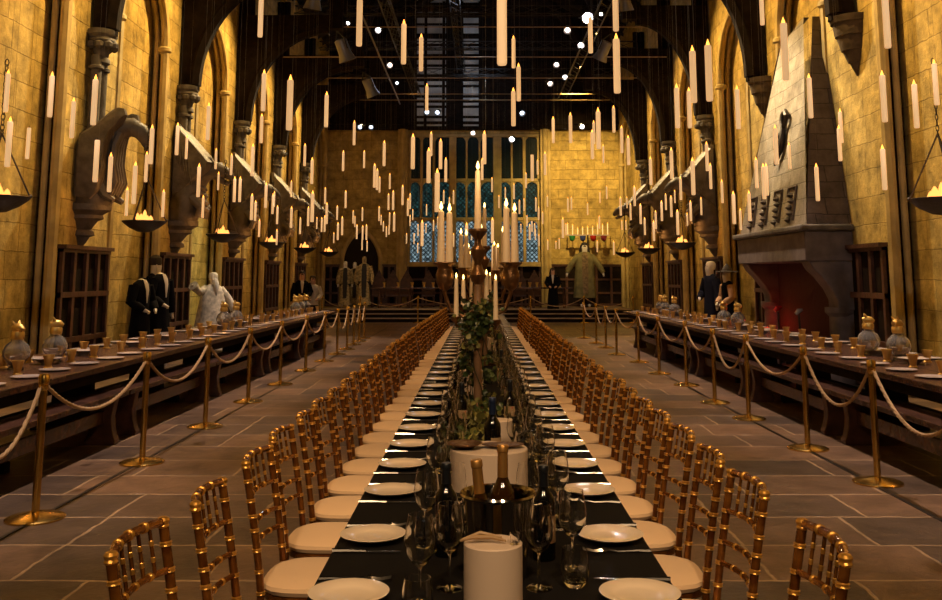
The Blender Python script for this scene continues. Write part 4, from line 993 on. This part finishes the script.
figure('mannequin', (fx(212,20.4), 20.4, 0), .75, 1.72, (AR, AO), 'pale-robed bearded mannequin with one wide sleeve raised by greenish wall', 'mannequin', M['mann'], M['robe_pale'], robe_prof=[(.045,.04,.845),(.11,.07,.81),(.15,.09,.74),(.17,.11,.62),(.19,.13,.5),(.21,.15,.35),(.23,.17,.2),(.25,.19,.04)], hair=M['hair_white'], beard=M['hair_white'], sleeves='wide')
figure('person', (fx(301,28), 28, 0), .3, 1.80, (AD, AF), 'standing man in dark suit and white shirt near the left table end', 'person', M['skin'], M['robe_black'], robe_prof=[(.040,.035,.845),(.105,.06,.81),(.12,.075,.74),(.105,.07,.64),(.10,.07,.54),(.11,.075,.46),(.10,.075,.44)], shirt=M['white_cloth'], legs=M['dark_cloth'], hair=M['hair_dark'])
figure('person', (fx(312,28.5), 28.5, 0), .3, 1.66, (AF, AF), 'woman in pale patterned top beside the man in dark suit', 'person', M['skin'], M['white_cloth'], robe_prof=[(.040,.035,.84),(.10,.06,.81),(.11,.075,.74),(.095,.07,.64),(.105,.07,.54),(.115,.08,.46)], legs=M['dark_cloth'], hair=M['hair_dark'])
for px, yy, H, gr, lb, hd_ in ((344.5,36.2,1.82,'robe_gold','mannequin in long gold-grey robe, leftmost on the dais',True),(354,37.0,1.80,'robe_gold','half-hidden gold-robed mannequin between two others on the dais',True),(363.5,35.9,2.0,'robe_gold','tall mannequin in gold brocade coat before the pointed doorway',True)):
    figure('mannequin', (fx(px, yy), yy, DZ), .1, H, (AD, AD), lb, 'mannequin', M['mann'] if px != 363.5 else M['robe_gold'], M[gr], shirt=M['dark_cloth'], front=2, legs=M['dark_cloth'], grp='gold-robed mannequins on the dais')
figure('mannequin', (fx(585.5,36.3), 36.3, DZ), -.05, 2.52, (AO, AO), 'giant shaggy-haired mannequin in olive overcoat on the dais', 'mannequin', M['mann'], M['robe_olive'], robe_prof=[(.050,.045,.845),(.125,.075,.81),(.15,.09,.74),(.145,.10,.62),(.15,.10,.5),(.16,.11,.35),(.165,.115,.22),(.17,.12,.15)], shirt=M['robe_brown'], front=2, legs=M['dark_cloth'], hair=M['hair_dark'], sleeves=True)
figure('mannequin', (fx(553,35.0), 34.9, DZ-.1), -.1, 1.62, (AF, AF), 'dark-robed mannequin with white collar in front of the high table', 'mannequin', M['skin'], M['robe_black'], shirt=M['white_cloth'], hair=M['hair_dark'])
figure('mannequin', (fx(712,21.6), 21.6, 0), -1.2, 1.98, (AF, AD), 'white-headed mannequin in midnight blue robe by the right wall', 'mannequin', M['mann'], M['robe_blue'], hair=M['hair_white'], grp='robed mannequins by right wall')
figure('mannequin', (fx(728.5,20.9), 20.9, 0), -1.4, 1.80, (AF, AF), 'mannequin with dark brimmed hat and tan sleeves next to fireplace', 'mannequin', M['mann'], M['robe_black'], hat=('pointed', M['hair_dark']), sleeves='tan', grp='robed mannequins by right wall')
# ------------------------------------------------------------------ high table on the dais
ht = empty('high_table', (0, 35.9, DZ)); tag(ht, 'dark high table with goblets across the dais below the window', 'table')
xa, xb = fx(372, 35.9), fx(572, 35.9)
MB().box(xa, xb, -.35, .35, .72, .78).build('tabletop', M['oak_table'], ht, smooth=False, bevel=.01)
k = xa+.3
while k < xb: MB().lathe([(.05,0),(.06,.1),(.04,.2),(.06,.4),(.045,.6),(.06,.72)], (k,-.22,0), 10).build('leg', M['oak'], ht); k += (xb-xa-.6)/6-.001
MB().box(xa+.3, xb-.3, -.24, -.2, .12, .18).build('stretcher', M['oak'], ht, smooth=False)
i = 0
for px in (384, 398, 412, 424, 433, 440, 520, 530, 537, 545, 560):
    g_ = place(GOB, (fx(px, 35.8), 35.75, DZ+.78), 0, 'goblet on the high table, %s from the left end' % ordn(i), 'goblet', 'goblets on the high table'); g_.scale = (1.2,1.2,1.5); i += 1
for i, px in enumerate((378, 392, 406, 428, 520, 535)):   # high-backed chairs behind the high table
    t = empty('high_back_chair', (fx(px, 36.9), 36.9, DZ)); tag(t, 'dark triangular-backed chair behind the high table, %s from the left' % ordn(i), 'chair', 'high-backed chairs behind the high table')
    MB().box(-.25,.25,-.22,.22,.40,.46).build('seat', M['oak'], t, smooth=False)
    MB().prism([(-.27,.46),(.27,.46),(.25,1.0),(0,1.45),(-.25,1.0)], 1, .18, .23).build('backrest', M['oak'], t, smooth=False)
    for a in (-1,1):
        for c in (-1,1): MB().box(a*.22-.03,a*.22+.03,c*.19-.03,c*.19+.03,0,.40).build('leg', M['oak'], t, smooth=False)
# candle stand with coloured cups behind the olive-coated figure
cs = empty('candle_stand', (fx(589, 37.4), 37.4, DZ)); tag(cs, 'tall iron candle stand with coloured cups behind the olive-coated figure', 'candle stand')
zc = at_y(589, 235, 37.4).z - DZ
MB().lathe([(.25,0),(.25,.04),(.04,.1),(.035,zc)], n=12).build('pole', M['iron'], cs)
MB().box(-.85,.85,-.02,.02,zc-.03,zc+.02).build('crossbar', M['pewter'], cs, smooth=False)
for i, m_ in enumerate(('green_glass','blue_glass','red_glass','purple_glass')): MB().lathe([(.02,-.26),(.10,-.2),(.13,-.05),(.12,-.03)], (-.62+.42*i,0,zc), 10).build('coloured_cup', M[m_], cs)
for i in range(9):
    x = -.8+.2*i; L = random.uniform(.22,.42)
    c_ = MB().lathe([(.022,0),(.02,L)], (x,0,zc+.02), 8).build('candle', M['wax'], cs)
    MB().lathe([(.003,0),(.016,.02),(.002,.07)], (x,0,zc+L+.02), 6).build('flame', M['flame'], c_)
# two small candlesticks seen against the hearth
for i, (px, py, m_) in enumerate(((778, 308, 'red_glass'), (799, 311, 'pewter'))):
    yq = (16.5, 15.7)[i]; p = at_y(px, py, yq); o_ = empty('standing_candlestick', (p.x, yq, 0)); tag(o_, ['red-topped thin stand before the hearth','grey-topped thin stand before the hearth'][i], 'stand')
    MB().lathe([(.12,0),(.12,.02),(.02,.05),(.015,p.z-.06)], n=12).build('pole', M['iron'], o_)
    MB().tube([(-.06,0,p.z-.05),(-.01,0,p.z),(.06,0,p.z+.02)], [.03,.045,.02], 8).build('top_knob', M[m_], o_)
# ------------------------------------------------------------------ lights
def lamp(kind, loc, target, power, col, size=.3, angle=60, blend=.8, name='light', maxd=None):
    l = bpy.data.lights.new(name, kind); l.energy = power; l.color = col
    if kind == 'SPOT': l.spot_size = math.radians(angle); l.spot_blend = blend; l.shadow_soft_size = size
    elif kind == 'AREA': l.size = size
    else: l.shadow_soft_size = size
    ob = bpy.data.objects.new(name, l); C.objects.link(ob); ob.location = loc
    ob.rotation_euler = (Vector(target)-Vector(loc)).to_track_quat('-Z', 'Y').to_euler(); return ob
WARM = (1.0, .60, .17)
for k in range(-2, 5):
    for s, W, st in ((-1, WL, L0), (1, WR, R0)):
        yc = st + PER*k
        # washes hung on the hammer beams, each thrown back towards the entrance end
        lamp('SPOT', (s*(W-2.5), yc+4.6, 8.7), (s*(W+.1), yc+3.1, 5.7), (1500 if not (s < 0 and k == 4) else 700), WARM, .12, 80, 1, 'wall_wash')
        lamp('SPOT', (s*(W-2.3), yc+2.9, 8.2), (s*(W-.1), yc+.6, 4.4), 1150, (1,.76,.42), .07, 58, 1, 'pier_wash')
for k in range(6):   # cooler light over the side tables
    for s in (-1, 1):
        lamp('SPOT', (s*3.3, 7.6+3.4*k, 8.2), (s*3.85, 7.0+3.4*k, .7), 2100, (1,.73,.58), .08, 36, 1, 'table_light')
for k in range(8):   # warm light on the banquet table and aisles
    lamp('SPOT', (.5*(-1)**k, 1.2+2.9*k, 7.4), (0, 3.4+2.9*k, 0), 560, (1,.60,.28), .20, 44, 1, 'banquet_light')
for s in (-1, 1): lamp('SPOT', (s*1.6, -2.5, 6.8), (s*4.3, 13, 3.6), 800, (1,.86,.74), .15, 34, 1, 'flank_fill')  # added fill from behind the camera, brightens the side candles
for s in (-1, 1): lamp('SPOT', (s*1.4, -2.2, 5.6), (0, 4.2, .9), 620, (1,.66,.36), .2, 44, 1, 'banquet_light')
lamp('SPOT', (3.2, 31.5, 8.6), (4.2, YB, 4.8), 3600, (1,.66,.20), .12, 60, 1, 'back_wall_light')
lamp('SPOT', (-2.0, 31.5, 8.6), (-4.6, YB, 4.0), 60, (1,.56,.18), .12, 60, 1, 'back_wall_light')
lamp('SPOT', (.5, 31, 8.2), (.4, YB, 5.0), 380, (.9,.80,.30), .12, 32, 1, 'back_wall_light')
lamp('SPOT', (2.5, 30.0, 8.4), (4.0, 36.2, 1.8), 500, (1,.86,.6), .10, 18, 1, 'figure_light')
for x in (-2.4, 2.2): lamp('SPOT', (x, 31.0, 8.4), (x*1.1, 34.6, .3), 420, (1,.74,.46), .10, 40, 1, 'dais_light')
lamp('SPOT', (-3.0, 30.0, 8.4), (-4.6, 36.2, 1.6), 320, (1,.80,.5), .10, 20, 1, 'figure_light')
lamp('SPOT', (2.2, 19.0, 8.4), (5.3, 16.2, 4.6), 3300, (1,.78,.46), .10, 32, 1, 'hood_light')
lamp('POINT', (WR-.45, 17.2, .7), (0,0,0), 5, (1,.05,.02), .1, name='hearth_light')
lamp('SPOT', (-3.0, 20.6, 8.0), (-6.3, 21.2, 2.4), 700, (.62,1,.55), .08, 26, 1, 'green_light')
lamp('SPOT', (-2.6, 19.0, 7.6), (-5.6, 20.3, 1.0), 500, (1,.95,.85), .08, 14, 1, 'figure_light')
for s, k in [(-1,k) for k in range(-1,5)] + [(1,k) for k in (-1,2,3,4)]:
    st = L0 if s < 0 else R0
    lamp('POINT', ((-5.17 if s < 0 else 4.84), st+PER*k+.55, 2.75), (0,0,0), 9, (1,.42,.10), .06, name='brazier_light')
lamp('SPOT', (0, 31.5, 8.4), (0, YB, 10), 260, (.75,.88,1), .2, 70, 1, 'roof_fill')  # added cool fill to lift the grey gable boards
lamp('POINT', (0, 27, 9.3), (0,0,0), 60, (.7,.8,1), .2, name='roof_fill')  # second added cool fill, up among the roof timbers
lamp('POINT', (.01, 5.7, 2.35), (0,0,0), 4, (1,.62,.28), .1, name='candle_light')
w = bpy.data.worlds.new('world'); sc.world = w; w.use_nodes = True
w.node_tree.nodes['Background'].inputs[0].default_value = (.30, .20, .12, 1); w.node_tree.nodes['Background'].inputs[1].default_value = .008
# ------------------------------------------------------------------ render look
sc.view_settings.view_transform = 'Standard'; sc.view_settings.look = 'None'; sc.view_settings.exposure = .15; sc.view_settings.gamma = 1
sc.view_settings.use_curve_mapping = False
cy = sc.cycles; cy.use_denoising = True; cy.max_bounces = 10; cy.diffuse_bounces = 3; cy.glossy_bounces = 4; cy.transmission_bounces = 8; cy.transparent_max_bounces = 8
cy.caustics_reflective = False; cy.caustics_refractive = False; cy.sample_clamp_indirect = 4; cy.use_light_tree = True
